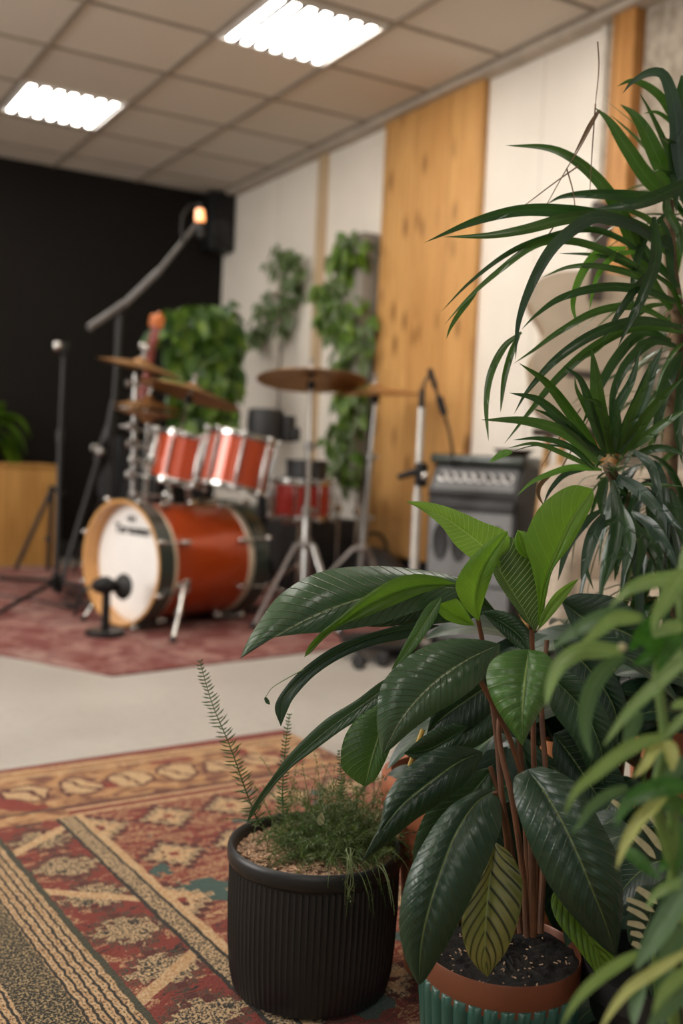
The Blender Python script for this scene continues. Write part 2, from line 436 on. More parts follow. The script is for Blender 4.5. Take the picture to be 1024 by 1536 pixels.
M['lf_varieg'] = leafmat('yellowing_leaf', (0.09, 0.12, 0.02), (0.21, 0.18, 0.05), (0.20, 0.26, 0.06), 9, 2.6, 0.42, 0.2, (0.3, 0.3, 0.05), 0.2, stripes=((0.006, 0.010, 0.003), 0.70, 0.80))
M['lf_under'] = leafmat('lime_banded_leaf', (0.09, 0.20, 0.015), (0.16, 0.28, 0.02), (0.28, 0.40, 0.06), 9, 2.6, 0.42, 0.3, (0.3, 0.5, 0.05), 0.2, stripes=((0.012, 0.022, 0.004), 0.78, 0.88))
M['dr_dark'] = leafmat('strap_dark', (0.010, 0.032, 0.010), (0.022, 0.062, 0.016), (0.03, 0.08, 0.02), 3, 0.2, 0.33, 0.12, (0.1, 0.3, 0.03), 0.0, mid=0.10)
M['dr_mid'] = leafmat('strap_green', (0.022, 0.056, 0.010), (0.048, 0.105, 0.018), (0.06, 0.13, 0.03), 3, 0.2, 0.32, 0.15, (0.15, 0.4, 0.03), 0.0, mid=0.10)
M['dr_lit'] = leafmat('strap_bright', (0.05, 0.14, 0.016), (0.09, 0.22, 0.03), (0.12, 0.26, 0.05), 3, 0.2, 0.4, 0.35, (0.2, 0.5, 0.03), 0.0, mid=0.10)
M['dr_blue'] = leafmat('strap_bluegreen', (0.022, 0.045, 0.030), (0.045, 0.080, 0.055), (0.05, 0.09, 0.06), 3, 0.2, 0.32, 0.08, (0.1, 0.3, 0.03), 0.0, mid=0.10)
M['dr_dry'] = leafmat('strap_dry', (0.10, 0.055, 0.02), (0.18, 0.10, 0.04), (0.12, 0.08, 0.03), 3, 0.2, 0.7, 0.1, (0.2, 0.1, 0.03), 0.0)
M['fg_a'] = leafmat('pale_blade', (0.14, 0.24, 0.07), (0.22, 0.34, 0.11), (0.30, 0.42, 0.16), 3, 0.2, 0.42, 0.22, (0.35, 0.5, 0.1), 0.0, mid=0.12)
M['fg_b'] = leafmat('grey_green_blade', (0.06, 0.12, 0.05), (0.10, 0.18, 0.08), (0.14, 0.22, 0.10), 3, 0.2, 0.4, 0.15, (0.2, 0.4, 0.1), 0.0, mid=0.12)
M['fg_c'] = leafmat('yellow_blade', (0.34, 0.38, 0.10), (0.46, 0.48, 0.16), (0.5, 0.52, 0.2), 3, 0.2, 0.45, 0.22, (0.5, 0.55, 0.1), 0.0, mid=0.12)
M['fg_d'] = leafmat('deep_green_blade', (0.025, 0.085, 0.012), (0.05, 0.15, 0.02), (0.07, 0.18, 0.03), 3, 0.2, 0.4, 0.2, (0.1, 0.4, 0.03), 0.0, mid=0.12)
M['cream_leaf'] = leafmat('cream_leaf', (0.44, 0.41, 0.22), (0.56, 0.52, 0.32), (0.5, 0.48, 0.26), 3, 0.2, 0.5, 0.15, (0.5, 0.5, 0.3), 0.0)
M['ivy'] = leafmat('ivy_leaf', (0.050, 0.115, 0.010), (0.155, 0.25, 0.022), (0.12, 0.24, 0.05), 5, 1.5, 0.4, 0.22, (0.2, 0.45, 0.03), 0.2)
M['ivy_dark'] = leafmat('ivy_shaded_leaf', (0.020, 0.060, 0.010), (0.06, 0.13, 0.016), (0.08, 0.16, 0.03), 5, 1.5, 0.4, 0.15, (0.1, 0.3, 0.03), 0.2)  # darker ivy copy: shade of the leaf gaps put into the colour
M['ivy2'] = leafmat('grey_green_leaf', (0.075, 0.115, 0.045), (0.15, 0.205, 0.08), (0.15, 0.25, 0.09), 5, 1.5, 0.45, 0.22, (0.2, 0.4, 0.08), 0.2)
M['needle'] = leafmat('needle_green', (0.035, 0.070, 0.012), (0.080, 0.130, 0.028), (0.1, 0.15, 0.04), 3, 0.2, 0.5, 0.25, (0.2, 0.35, 0.05), 0.0)
M['needle_pale'] = leafmat('needle_pale', (0.16, 0.20, 0.09), (0.24, 0.29, 0.14), (0.2, 0.25, 0.1), 3, 0.2, 0.5, 0.2, (0.3, 0.4, 0.1), 0.0)
M['frond'] = leafmat('frond_green', (0.016, 0.055, 0.016), (0.035, 0.10, 0.028), (0.05, 0.12, 0.03), 3, 0.2, 0.45, 0.2, (0.1, 0.35, 0.05), 0.0)

# ------------------------------------------------------------------ mesh builder
class MB:
    def __init__(s): s.v = []; s.f = []; s.uv = {}
    def add(s, vs, fs, uvs=None):
        o = len(s.v); s.v += [Vector(p) for p in vs]
        for k, f in enumerate(fs):
            if uvs is not None: s.uv[len(s.f)] = [uvs[i] for i in f]
            s.f.append([o+i for i in f])
        return s
    def box(s, c, size, rot=None):
        sx, sy, sz = [a/2 for a in size]; R = rot if rot is not None else Matrix.Identity(3); c = Vector(c)
        vs = [c+R @ Vector((x*sx, y*sy, z*sz)) for x in (-1, 1) for y in (-1, 1) for z in (-1, 1)]
        return s.add(vs, [(0, 1, 3, 2), (4, 6, 7, 5), (0, 4, 5, 1), (2, 3, 7, 6), (0, 2, 6, 4), (1, 5, 7, 3)])
    def bbox(s, c, size, bev=0.01, rot=None):
        """box with chamfered edges"""
        bm = bmesh.new(); bmesh.ops.create_cube(bm, size=1.0)
        for v in bm.verts: v.co = Vector((v.co.x*size[0], v.co.y*size[1], v.co.z*size[2]))
        bmesh.ops.bevel(bm, geom=bm.edges[:]+bm.verts[:], offset=bev, segments=3, profile=0.5, affect='EDGES')
        R = rot if rot is not None else Matrix.Identity(3); c = Vector(c)
        bm.verts.index_update()
        s.add([c+R @ v.co for v in bm.verts], [[v.index for v in f.verts] for f in bm.faces]); bm.free(); return s
    def lathe(s, prof, c=(0, 0, 0), rot=None, seg=32, fn=None, closed=False):
        """prof = [(r,z)...] along local z"""
        R = rot if rot is not None else Matrix.Identity(3); c = Vector(c)
        vs = []; fs = []
        n = len(prof)
        for i in range(seg):
            a = 2*pi*i/seg
            for j, (r, z) in enumerate(prof):
                rr = r*(fn(a, j) if fn else 1)
                vs.append(c+R @ Vector((rr*cos(a), rr*sin(a), z)))
        for i in range(seg):
            k = (i+1) % seg
            for j in range(n-1 if not closed else n):
                j2 = (j+1) % n
                fs.append((i*n+j, k*n+j, k*n+j2, i*n+j2))
        return s.add(vs, fs)
    def cyl(s, p0, p1, r0, r1=None, seg=16, bev=0.0):
        p0, p1 = Vector(p0), Vector(p1); r1 = r0 if r1 is None else r1
        L = (p1-p0).length
        R = (p1-p0).to_track_quat('Z', 'Y').to_matrix()
        b = min(bev, r0*0.5, r1*0.5, L*0.3)
        if b > 0: prof = [(0, 0), (r0-b, 0), (r0, b), (r1, L-b), (r1-b, L), (0, L)]
        else: prof = [(0, 0), (r0, 0), (r1, L), (0, L)]
        return s.lathe(prof, p0, R, seg)
    def tube(s, pts, r, seg=10, r_end=None):
        pts = [Vector(p) for p in pts]; n = len(pts); vs = []; fs = []
        up = Vector((0, 0, 1)); prev = None
        for i, p in enumerate(pts):
            t = (pts[min(i+1, n-1)]-pts[max(i-1, 0)]).normalized()
            if prev is None:
                a = t.cross(up)
                if a.length < 0.1: a = t.cross(Vector((1, 0, 0)))
                a.normalize()
            else:
                a = (prev-t*prev.dot(t)).normalized()
            prev = a; b = t.cross(a)
            rr = r if r_end is None else r+(r_end-r)*i/(n-1)
            for k in range(seg):
                an = 2*pi*k/seg; vs.append(p+(a*cos(an)+b*sin(an))*rr)
        for i in range(n-1):
            for k in range(seg):
                k2 = (k+1) % seg; fs.append((i*seg+k, i*seg+k2, (i+1)*seg+k2, (i+1)*seg+k))
        fs.append(tuple(reversed(range(seg)))); fs.append(tuple((n-1)*seg+k for k in range(seg)))
        return s.add(vs, fs)
    def sphere(s, c, r, seg=14, sc=(1, 1, 1), rot=None):
        n = seg//2; prof = [(r*sin(pi*j/n), -r*cos(pi*j/n)) for j in range(n+1)]
        prof[0] = (0, -r); prof[-1] = (0, r)
        R = (rot if rot is not None else Matrix.Identity(3)) @ Matrix.Diagonal(sc)
        return s.lathe(prof, c, R, seg)
    def torus(s, c, R_, r, rot=None, seg=40, sub=8, arc=2*pi):
        R = rot if rot is not None else Matrix.Identity(3); c = Vector(c)
        prof = [(R_+r*cos(2*pi*j/sub), r*sin(2*pi*j/sub)) for j in range(sub)]
        return s.lathe(prof, c, R, seg, closed=True)
    def build(s, name, mat, parent=None, world=False, sharp=35, weld=True):
        me = bpy.data.meshes.new(name)
        off = parent.location if (world and parent) else Vector((0, 0, 0))
        me.from_pydata([tuple(p-off) for p in s.v], [], s.f)
        if s.uv:
            ul = me.uv_layers.new(name='UVMap')
            li = 0
            for k, f in enumerate(s.f):
                u = s.uv.get(k)
                for q in range(len(f)):
                    if u: ul.data[li].uv = u[q]
                    li += 1
        if weld and not s.uv:
            bm = bmesh.new(); bm.from_mesh(me)
            bmesh.ops.remove_doubles(bm, verts=bm.verts, dist=1e-5)
            bmesh.ops.dissolve_degenerate(bm, edges=bm.edges, dist=1e-6)
            bmesh.ops.recalc_face_normals(bm, faces=bm.faces)
            bm.to_mesh(me); bm.free()
        me.shade_smooth()
        if sharp: me.set_sharp_from_angle(angle=radians(sharp))
        me.materials.append(mat if not isinstance(mat, str) else M[mat])
        o = bpy.data.objects.new(name, me); COL.objects.link(o)
        if parent: o.parent = parent
        return o

def thing(name, label, cat, loc=(0, 0, 0), rz=0.0, group=None):
    o = bpy.data.objects.new(name, None); COL.objects.link(o)
    o.empty_display_size = 0.05
    o.location = loc; o.rotation_euler = (0, 0, rz); o['label'] = label; o['category'] = cat
    if group: o['group'] = group
    return o
def tag(o, label, cat, group=None, kind=None):
    o['label'] = label; o['category'] = cat
    if group: o['group'] = group
    if kind: o['kind'] = kind
    return o
def struct(name, mb, mat, **k):
    o = mb.build(name, mat, **k); o['kind'] = 'structure'; return o
def dup(root, loc, rz, label=None, group=None):
    r = root.copy(); COL.objects.link(r); r.location = loc; r.rotation_euler = (0, 0, rz)
    if label: r['label'] = label
    if group: r['group'] = group
    for ch in list(root.children):
        c = ch.copy(); COL.objects.link(c); c.parent = r
        for g in ch.children:
            d = g.copy(); COL.objects.link(d); d.parent = c
    return r
def RZ(a): return Matrix.Rotation(a, 3, 'Z')
def RX(a): return Matrix.Rotation(a, 3, 'X')
def RY(a): return Matrix.Rotation(a, 3, 'Y')
def basis(zdir, xhint=(0, 0, 1)):
    z = Vector(zdir).normalized(); x = Vector(xhint); x = (x-z*x.dot(z)).normalized(); y = z.cross(x)
    return Matrix((x, y, z)).transposed()
def cr(pts, n):
    """Catmull-Rom through points, n samples by chord length"""
    pts = [tuple(map(float, p)) for p in pts]
    k = len(pts[0])
    ds = [0.0]
    for a, b in zip(pts, pts[1:]): ds.append(ds[-1]+max(1e-6, sqrt(sum((a[i]-b[i])**2 for i in range(min(k, 2))))))
    T = ds[-1]; out = []
    for s in range(n):
        t = T*s/(n-1); i = 0
        while i < len(pts)-2 and ds[i+1] < t: i += 1
        u = (t-ds[i])/(ds[i+1]-ds[i]); u = min(1, max(0, u))
        p1, p2 = pts[i], pts[i+1]
        h = ds[i+1]-ds[i]
        if i > 0: m1 = [(p2[c]-pts[i-1][c])/(ds[i+1]-ds[i-1])*h for c in range(k)]
        else: m1 = [p2[c]-p1[c] for c in range(k)]
        if i+2 < len(pts): m2 = [(pts[i+2][c]-p1[c])/(ds[i+2]-ds[i])*h for c in range(k)]
        else: m2 = [p2[c]-p1[c] for c in range(k)]
        a = 2*u**3-3*u*u+1; b = u**3-2*u*u+u; c_ = -2*u**3+3*u*u; d = u**3-u*u
        out.append(tuple(a*p1[c]+b*m1[c]+c_*p2[c]+d*m2[c] for c in range(k)))
    return out
WORLD_ST, FILL_SIDE, FILL_REAR, EXPO = 0.15, 85, 11, 0.68
# ================================================================== THE ROOM
XW, YW, ZC = 3.15, 7.25, 2.70
XL, YN = -3.3, -2.6
struct('floor', MB().add([(XL, YN, 0), (XW, YN, 0), (XW, YW, 0), (XL, YW, 0)], [(0, 1, 2, 3)]), 'floor')
struct('ceiling', MB().box(((XL+XW)/2, (YN+YW)/2, ZC+0.03), (XW-XL+0.2, YW-YN+0.2, 0.06)), 'ceiling')
struct('wall_back', MB().box(((XL+XW)/2, YW+0.05, ZC/2), (XW-XL, 0.1, ZC)), 'wall_black')
struct('wall_right', MB().box((XW+0.05, (3.335+YW)/2, ZC/2), (0.1, YW-3.335, ZC)), 'wall_white')
struct('wall_far_right', MB().box((XW+0.05, (3.10+YN)/2, ZC/2), (0.1, 3.10-YN, ZC)), 'stone')
struct('trim_1', MB().box((XW+0.05, 3.275, ZC/2), (0.1, 0.12, ZC)), 'brick')
struct('trim_2', MB().bbox((XW-0.004, 3.318, ZC/2), (0.03, 0.036, ZC-0.01), 0.004), 'white_trim')
struct('trim_3', MB().bbox((XW-0.012, 3.165, ZC/2), (0.09, 0.125, ZC-0.002), 0.006), 'post')
# knotty board panel, slender batten, black skirting, ceiling angle, T-bars
struct('trim_4', MB().bbox((XW-0.022, 4.535, 1.482), (0.04, 0.875, 2.41), 0.004), 'pine')
struct('trim_5', MB().bbox((XW-0.008, 5.725, 1.48), (0.025, 0.11, 2.40), 0.004), 'batten')
struct('baseboard_right', MB().box((XW-0.012, (3.34+YW)/2, 0.14), (0.03, YW-3.34, 0.27)), 'black_board')
struct('baseboard_back', MB().box(((XL+XW)/2, YW-0.01, 0.06), (XW-XL-0.05, 0.02, 0.12)), 'black_board')
struct('trim_6', MB().box((XW-0.045, (YN+YW)/2, ZC-0.019), (0.085, YW-YN, 0.036)), 'angle')
gx = [1.865+0.5933*k for k in range(-8, 3)]
gy = [4.49+0.6*k for k in range(-11, 5)]
tb = MB()
for x in gx: tb.box((x, (YN+YW)/2, ZC-0.004), (0.024, YW-YN, 0.01))
for y in gy: tb.box(((XL+XW)/2, y, ZC-0.003), (XW-XL, 0.022, 0.008))
struct('trim_7', tb, 'ceiling_bar', weld=False)

# ceiling lights
def make_light(cx, cy, label):
    t = thing('ceiling_light', label, 'ceiling light', (cx, cy, ZC-0.001), 0, 'square ceiling light panels')
    w, l, h = 0.565, 0.560, 0.014
    f = MB()
    for sx in (-1, 1): f.box((sx*(w/2-0.008), 0, -h/2), (0.016, l, h))
    for sy in (-1, 1): f.box((0, sy*(l/2-0.008), -h/2), (w-0.032, 0.016, h))
    f.build('frame', 'fixture', t)
    MB().box((0, 0, -0.002), (w-0.032, l-0.032, 0.003)).build('reflector_tray', 'louvre', t)
    n = 7; p = (w-0.04)/n
    for i in range(n):
        MB().bbox((-w/2+0.02+p*(i+0.5), 0, -0.008), (p-0.043, l-0.05, 0.009), 0.004).build('lamp_strip', 'tube', t)
    g = MB()
    for i in range(1, n): g.box((-w/2+0.02+p*i, 0, -0.010), (0.030, l-0.034, 0.006))
    g.build('louvre', 'louvre', t, weld=False)
    return t
L0 = make_light(2.162, 4.215, 'bright square louvred light panel at top centre of the ceiling, nearest the camera')
dup(L0, (1.568, 5.99-0.06, ZC-0.001), 0, 'bright louvred light panel further back at left, near the black wall')
for k, (x, y) in enumerate([(2.162, 2.99), (0.38, 2.99), (-1.40, 2.99), (0.38, 5.99), (-0.81, 5.99), (0.38, 4.19), (-1.40, 4.19), (2.162, 1.79), (0.38, 1.79), (-1.40, 1.79), (1.0, -0.6), (-0.81, -0.6)]):  # unseen extra panels, added to strengthen the light from above
    dup(L0, (x, y, ZC-0.001), 0, 'unseen ceiling light panel added outside the frame for more light from above')

# ------------------------------------------------------------------ rugs
def rug(name, mat, pts, th, label, origin, ang):
    bm = bmesh.new()
    o = bpy.data.objects.new(name, None)
    R = RZ(-ang)
    mb = MB(); n = len(pts)
    loc = [R @ (Vector((p[0], p[1], 0))-Vector((origin[0], origin[1], 0))) for p in pts]
    mb.add([(p.x, p.y, 0.001) for p in loc]+[(p.x, p.y, th) for p in loc],
           [tuple(range(n, 2*n)), tuple(reversed(range(n)))]+[(i, (i+1) % n, n+(i+1) % n, n+i) for i in range(n)])
    bm.free(); bpy.data.objects.remove(o)
    ob = mb.build(name, mat); ob.location = (origin[0], origin[1], 0); ob.rotation_euler = (0, 0, ang)
    tag(ob, label, 'rug'); return ob
AO = radians(3.5)
def rl(x, y):  # rug-local to world
    v = RZ(AO) @ Vector((x, y, 0)); return (0.664+v.x, 2.183+v.y)
rug('patterned_rug', 'rug_big', [rl(-1.9, -3.2), rl(0.76, -3.2), rl(0.76, 0.415), rl(0.3, 0.395), rl(-1.9, 0.315)], 0.008,
    'red and tan oriental patterned rug in the foreground under the black pot', (0.664, 2.183), AO)
rug('faded_rug', 'rug_small', [(1.16, 3.50), (3.0, 3.86), (3.03, 5.95), (2.7, 6.75), (1.05, 6.70), (0.2, 5.8), (0.25, 5.05)], 0.006,
    'faded pinkish red rug under the drum kit', (1.16, 3.5), radians(-32))

# ------------------------------------------------------------------ drums
def drum(name, label, c, zdir, r, L, shellmat, hoopf, hoopb, nl=8, hoop_w=0.02, head_in=0.0, headmat='head',
         group=None, inner=None, lug=True, up=(0, 0, 1), cat='drum', hr=1.035, phase=0.0, rods=True):
    """c = centre of the top/front face; the axis zdir points out of it"""
    c = Vector(c); R = basis(zdir, up); a = R @ Vector((0, 0, 1))
    t = thing(name, label, cat, tuple(c - a*L/2), 0, group)
    MB().lathe([(r, -L+0.008), (r, -0.008)], c, R, 64).build('shell', shellmat, t, True)
    for s, hm, z in ((0, hoopf, 0.0), (1, hoopb, -L)):
        z0, z1 = (z-0.012, z+hoop_w) if s == 0 else (z-hoop_w, z+0.012)
        ro, ri = r*hr, r*hr-0.012
        prof = [(ri, z0), (ro, z0), (ro+0.002, (z0+z1)/2), (ro, z1), (ri, z1)]
        MB().lathe(prof, c, R, 64, closed=True).build('hoop', hm, t, True)
    hz = head_in
    MB().lathe([(0, hz), (r*0.9, hz), (r*1.0, hz-0.002), (r*hr-0.012, hz-0.006)], c, R, 64).build('drum_head', headmat, t, True)
    MB().lathe([(0, -L), (r*1.0, -L), (r*hr-0.012, -L+0.004)], c, R, 48).build('resonant_head', headmat, t, True)
    for k in range(nl):
        an = phase+2*pi*(k+0.5)/nl; d = R @ Vector((cos(an), sin(an), 0)); tdir = R @ Vector((-sin(an), cos(an), 0))
        Rl = Matrix((d, tdir, a)).transposed()
        m = MB()
        if lug == 'long':
            m.bbox(c+d*(r+0.009)-a*L/2, (0.018, 0.013, L*0.80), 0.004, Rl)
            m.cyl(c+d*(r*hr+0.012)+a*(hoop_w), c+d*(r*hr+0.012)-a*(L+hoop_w), 0.0035, seg=8)
            for zz in (hoop_w*0.6, -L-hoop_w*0.6): m.bbox(c+d*(r*hr+0.012)+a*zz, (0.022, 0.022, 0.020), 0.004, Rl)
        elif lug == 'bass':
            for e, sg in ((0.0, 1), (-L, -1)):
                hz_ = e+sg*(hoop_w-0.012)
                m = MB().bbox(c+d*(r+0.016)+a*(e-sg*0.085), (0.034, 0.022, 0.05), 0.007, Rl)
                m.cyl(c+d*(r*hr+0.014)+a*(hz_), c+d*(r+0.026)+a*(e-sg*0.085), 0.0045, seg=8)
                m.bbox(c+d*(r*hr+0.010)+a*hz_, (0.030, 0.022, 0.022), 0.004, Rl)
                m.sphere(c+d*(r*hr+0.018)+a*(hz_+sg*0.010), 0.012, 10)
                m.build('lug', 'chrome', t, True)
            continue
        m.build('lug', 'chrome', t, True)
    return t, R, a
# bass drum
BZ = Vector((-0.952, -0.306, 0)).normalized()
BC = P(199, 843, 4.64); BR, BL = 0.262, 0.51
bass, RB, BA = drum('bass_drum', 'orange lacquered bass drum with white front head, lying on the faded rug', BC, BZ, BR, BL, 'shell', 'hoopwood', 'hoopdark', 8,
             0.072, 0.0, hr=1.075, lug='bass', inner=True)
# cream edge rings on the shell next to the hoops, dark hoop band
MB().lathe([(BR+0.001, -0.045), (BR+0.006, -0.043), (BR+0.006, -0.014), (BR+0.001, -0.012)], BC, RB, 64).build('cream_edge_ring', 'hoopcream', bass, True)
MB().lathe([(BR+0.001, -BL+0.012), (BR+0.006, -BL+0.014), (BR+0.006, -BL+0.040), (BR+0.001, -BL+0.042)], BC, RB, 64).build('cream_edge_ring', 'hoopcream', bass, True)
MB().lathe([(BR*1.075+0.0025, -0.012), (BR*1.075+0.005, -0.010), (BR*1.075+0.005, 0.068), (BR*1.075+0.0025, 0.070)], BC, RB, 64).build('dark_outer_band', 'hoopdark', bass, True)
# printed writing on the head
def text_mesh(body, size, name='lettering', shear=0.0, bold=0.0, ext=0.0006, sx=1.0):
    cu = bpy.data.curves.new('txt', 'FONT'); cu.body = body; cu.size = size; cu.align_x = 'CENTER'; cu.shear = shear
    cu.offset = bold; cu.extrude = ext
    o = bpy.data.objects.new('txt', cu); COL.objects.link(o)
    dg = bpy.context.evaluated_depsgraph_get(); me = bpy.data.meshes.new_from_object(o.evaluated_get(dg))
    bpy.data.objects.remove(o); me.name = name
    for v in me.vertices: v.co.x *= sx
    return me
def put_text(body, size, pos, zdir, up, mat, parent, name='lettering', **k):
    me = text_mesh(body, size, name, **k); me.materials.clear(); me.materials.append(M[mat])
    o = bpy.data.objects.new(name, me); COL.objects.link(o); o.parent = parent
    z = Vector(zdir).normalized(); y = (Vector(up)-z*z.dot(Vector(up))).normalized(); x = y.cross(z)
    o.matrix_local = Matrix.Translation(Vector(pos)-parent.location) @ Matrix((x, y, z)).transposed().to_4x4()
    return o
tx = BA.cross(Vector((0, 0, 1)))   # horizontal on head
hor = Vector((0, 0, 1)).cross(BA).normalized()
put_text('Tmesonnne', 0.062, BC+BA*0.002+Vector((0, 0, 0.125))+hor*0.0, BA, (0, 0, 1), 'ink', bass, bold=0.0022, sx=0.92)
put_text('ellel', 0.040, BC+BA*0.002+Vector((0, 0, 0.18))-hor*0.02, BA, (0, 0, 1), 'ink', bass, bold=0.002)
# spurs
def spur(s):
    side = hor*s
    top = BC-BA*0.10+side*(BR*0.93)-Vector((0, 0, BR*0.30))
    m = MB(); m.bbox(top, (0.05, 0.05, 0.04), 0.01, RB)
    m.cyl(top-BA*0.02, top+BA*0.05, 0.014, bev=0.004)
    return m, top
for s in (1, -1):
    m, top = spur(s); sp_ = m.build('spur_bracket', 'chrome', bass, True)
    foot = Vector((0, 0, 0))
    foot = (BC+BA*0.10+hor*s*(BR+(0.16 if hor.dot(CM @ Vector((0, 0, 1)))*s > 0 else -0.04))); foot.z = 0.018
    mid = top.lerp(foot, 0.52)
    MB().cyl(top, mid, 0.015, bev=0.003).cyl(mid, foot, 0.010, bev=0.002).cyl(mid-(foot-top).normalized()*0.01, mid+(foot-top).normalized()*0.02, 0.018, bev=0.003).build('spur_leg', 'chrome', bass, True)
    MB().sphere(foot-Vector((0, 0, 0.0)), 0.016, 12).build('spur_tip', 'black_rubber', bass, True)
# tom mount on top of the bass drum
m = MB(); tp = BC-BA*0.19+Vector((0, 0, BR))
m.bbox(tp+Vector((0, 0, 0.008)), (0.07, 0.05, 0.02), 0.006, RB).cyl(tp, tp+Vector((0, 0, 0.13)), 0.014, bev=0.003)
m.bbox(tp+Vector((0, 0, 0.13)), (0.09, 0.05, 0.04), 0.01, RB)
m.build('tom_mount', 'chrome', bass, True)

def up_tilt(ax, ay): return Vector((ax, ay, 1)).normalized()
CR = CM @ Vector((1, 0, 0)); CRt = Vector((CR.x, CR.y, 0)).normalized(); CF = Vector((-CRt.y, CRt.x, 0))   # camera-right, away
T1 = P(278, 655, 4.78); T2 = P(364, 655, 4.72)
d1 = (Vector((0, 0, 1))+CRt*0.16+CF*0.10).normalized()
d2 = (Vector((0, 0, 1))+CRt*0.17+CF*0.08).normalized()
tom1, _, a1 = drum('tom_drum', 'smaller red rack tom above the bass drum, left of the two', T1, d1, 0.118, 0.215, 'shell2', 'chrome', 'chrome', 6, 0.012, 0.004, lug='long', hr=1.06, group='red rack toms', phase=0.2)
tom2, _, a2 = drum('tom_drum', 'larger orange red rack tom above the bass drum, right of the two', T2, d2, 0.147, 0.235, 'shell2', 'chrome', 'chrome', 8, 0.012, 0.004, lug='long', hr=1.05, group='red rack toms', phase=0.1)
for T, a, r, L, tom in ((T1, a1, 0.118, 0.215, tom1), (T2, a2, 0.147, 0.235, tom2)):
    base = tp+Vector((0, 0, 0.13)); dirn = (base-(T-a*L*0.5)); dh = Vector((dirn.x, dirn.y, 0)).normalized()
    q = T-a*L*0.55+dh*(r+0.015)
    MB().tube([q, q+dh*0.03, base.lerp(q, 0.35)+Vector((0, 0, 0.03)), base], 0.010).bbox(q, (0.04, 0.05, 0.06), 0.008).build('mounting_arm', 'chrome', tom, True)

S1 = P(452, 722, 5.45)
snare, _, _ = drum('snare_drum', 'red drum standing right of the bass drum behind the tall cymbal stand', S1, (Vector((0, 0, 1))-CF*0.03).normalized(), 0.152, 0.185, 'shell3', 'chrome', 'chrome', 8, 0.012, 0.004, lug='long', hr=1.05, phase=0.25)
S2 = P(503, 737, 5.55)
ft, _, _ = drum('floor_tom', 'dark red drum furthest right in the kit, partly hidden behind the other red drum', S2, (Vector((0, 0, 1))).normalized(), 0.135, 0.17, 'shell3', 'chrome', 'chrome', 6, 0.012, 0.004, lug='long', hr=1.05)
def drum_stand_legs(t, c, zt, r=0.3, n=3, ph=0.3, rad=0.012, mat='chrome', zhub=0.22):
    c = Vector((c.x, c.y, 0))
    MB().cyl(c+Vector((0, 0, zhub-0.12)), c+Vector((0, 0, zt)), rad, bev=0.002).sphere(c+Vector((0, 0, zhub)), 0.024, 12).build('centre_tube', mat, t, True)
    for k in range(n):
        an = ph+2*pi*k/n; d = Vector((cos(an), sin(an), 0))
        MB().tube([c+Vector((0, 0, zhub))+d*0.015, c+d*(r*0.5)+Vector((0, 0, zhub*0.55)), c+d*r+Vector((0, 0, 0.014))], rad*0.8).sphere(c+d*r+Vector((0, 0, 0.016)), 0.016, 10).build('leg', mat, t, True)
drum_stand_legs(snare, S1, S1.z-0.20, 0.27, ph=0.4)
MB().cyl(Vector((S1.x, S1.y, S1.z-0.225)), Vector((S1.x, S1.y, S1.z-0.19)), 0.10, 0.13, 20).build('basket', 'chrome', snare, True)
for k in range(3):
    an = 0.9+2*pi*k/3; d = Vector((cos(an), sin(an), 0)); b0 = Vector((S2.x, S2.y, 0))+d*0.15
    MB().cyl(b0+Vector((0, 0, 0.015)), b0+Vector((0, 0, S2.z-0.03)), 0.007).sphere(b0+Vector((0, 0, 0.016)), 0.015, 10).bbox(b0+Vector((0, 0, S2.z-0.1)), (0.03, 0.03, 0.04), 0.006).build('leg', 'chrome', ft, True)

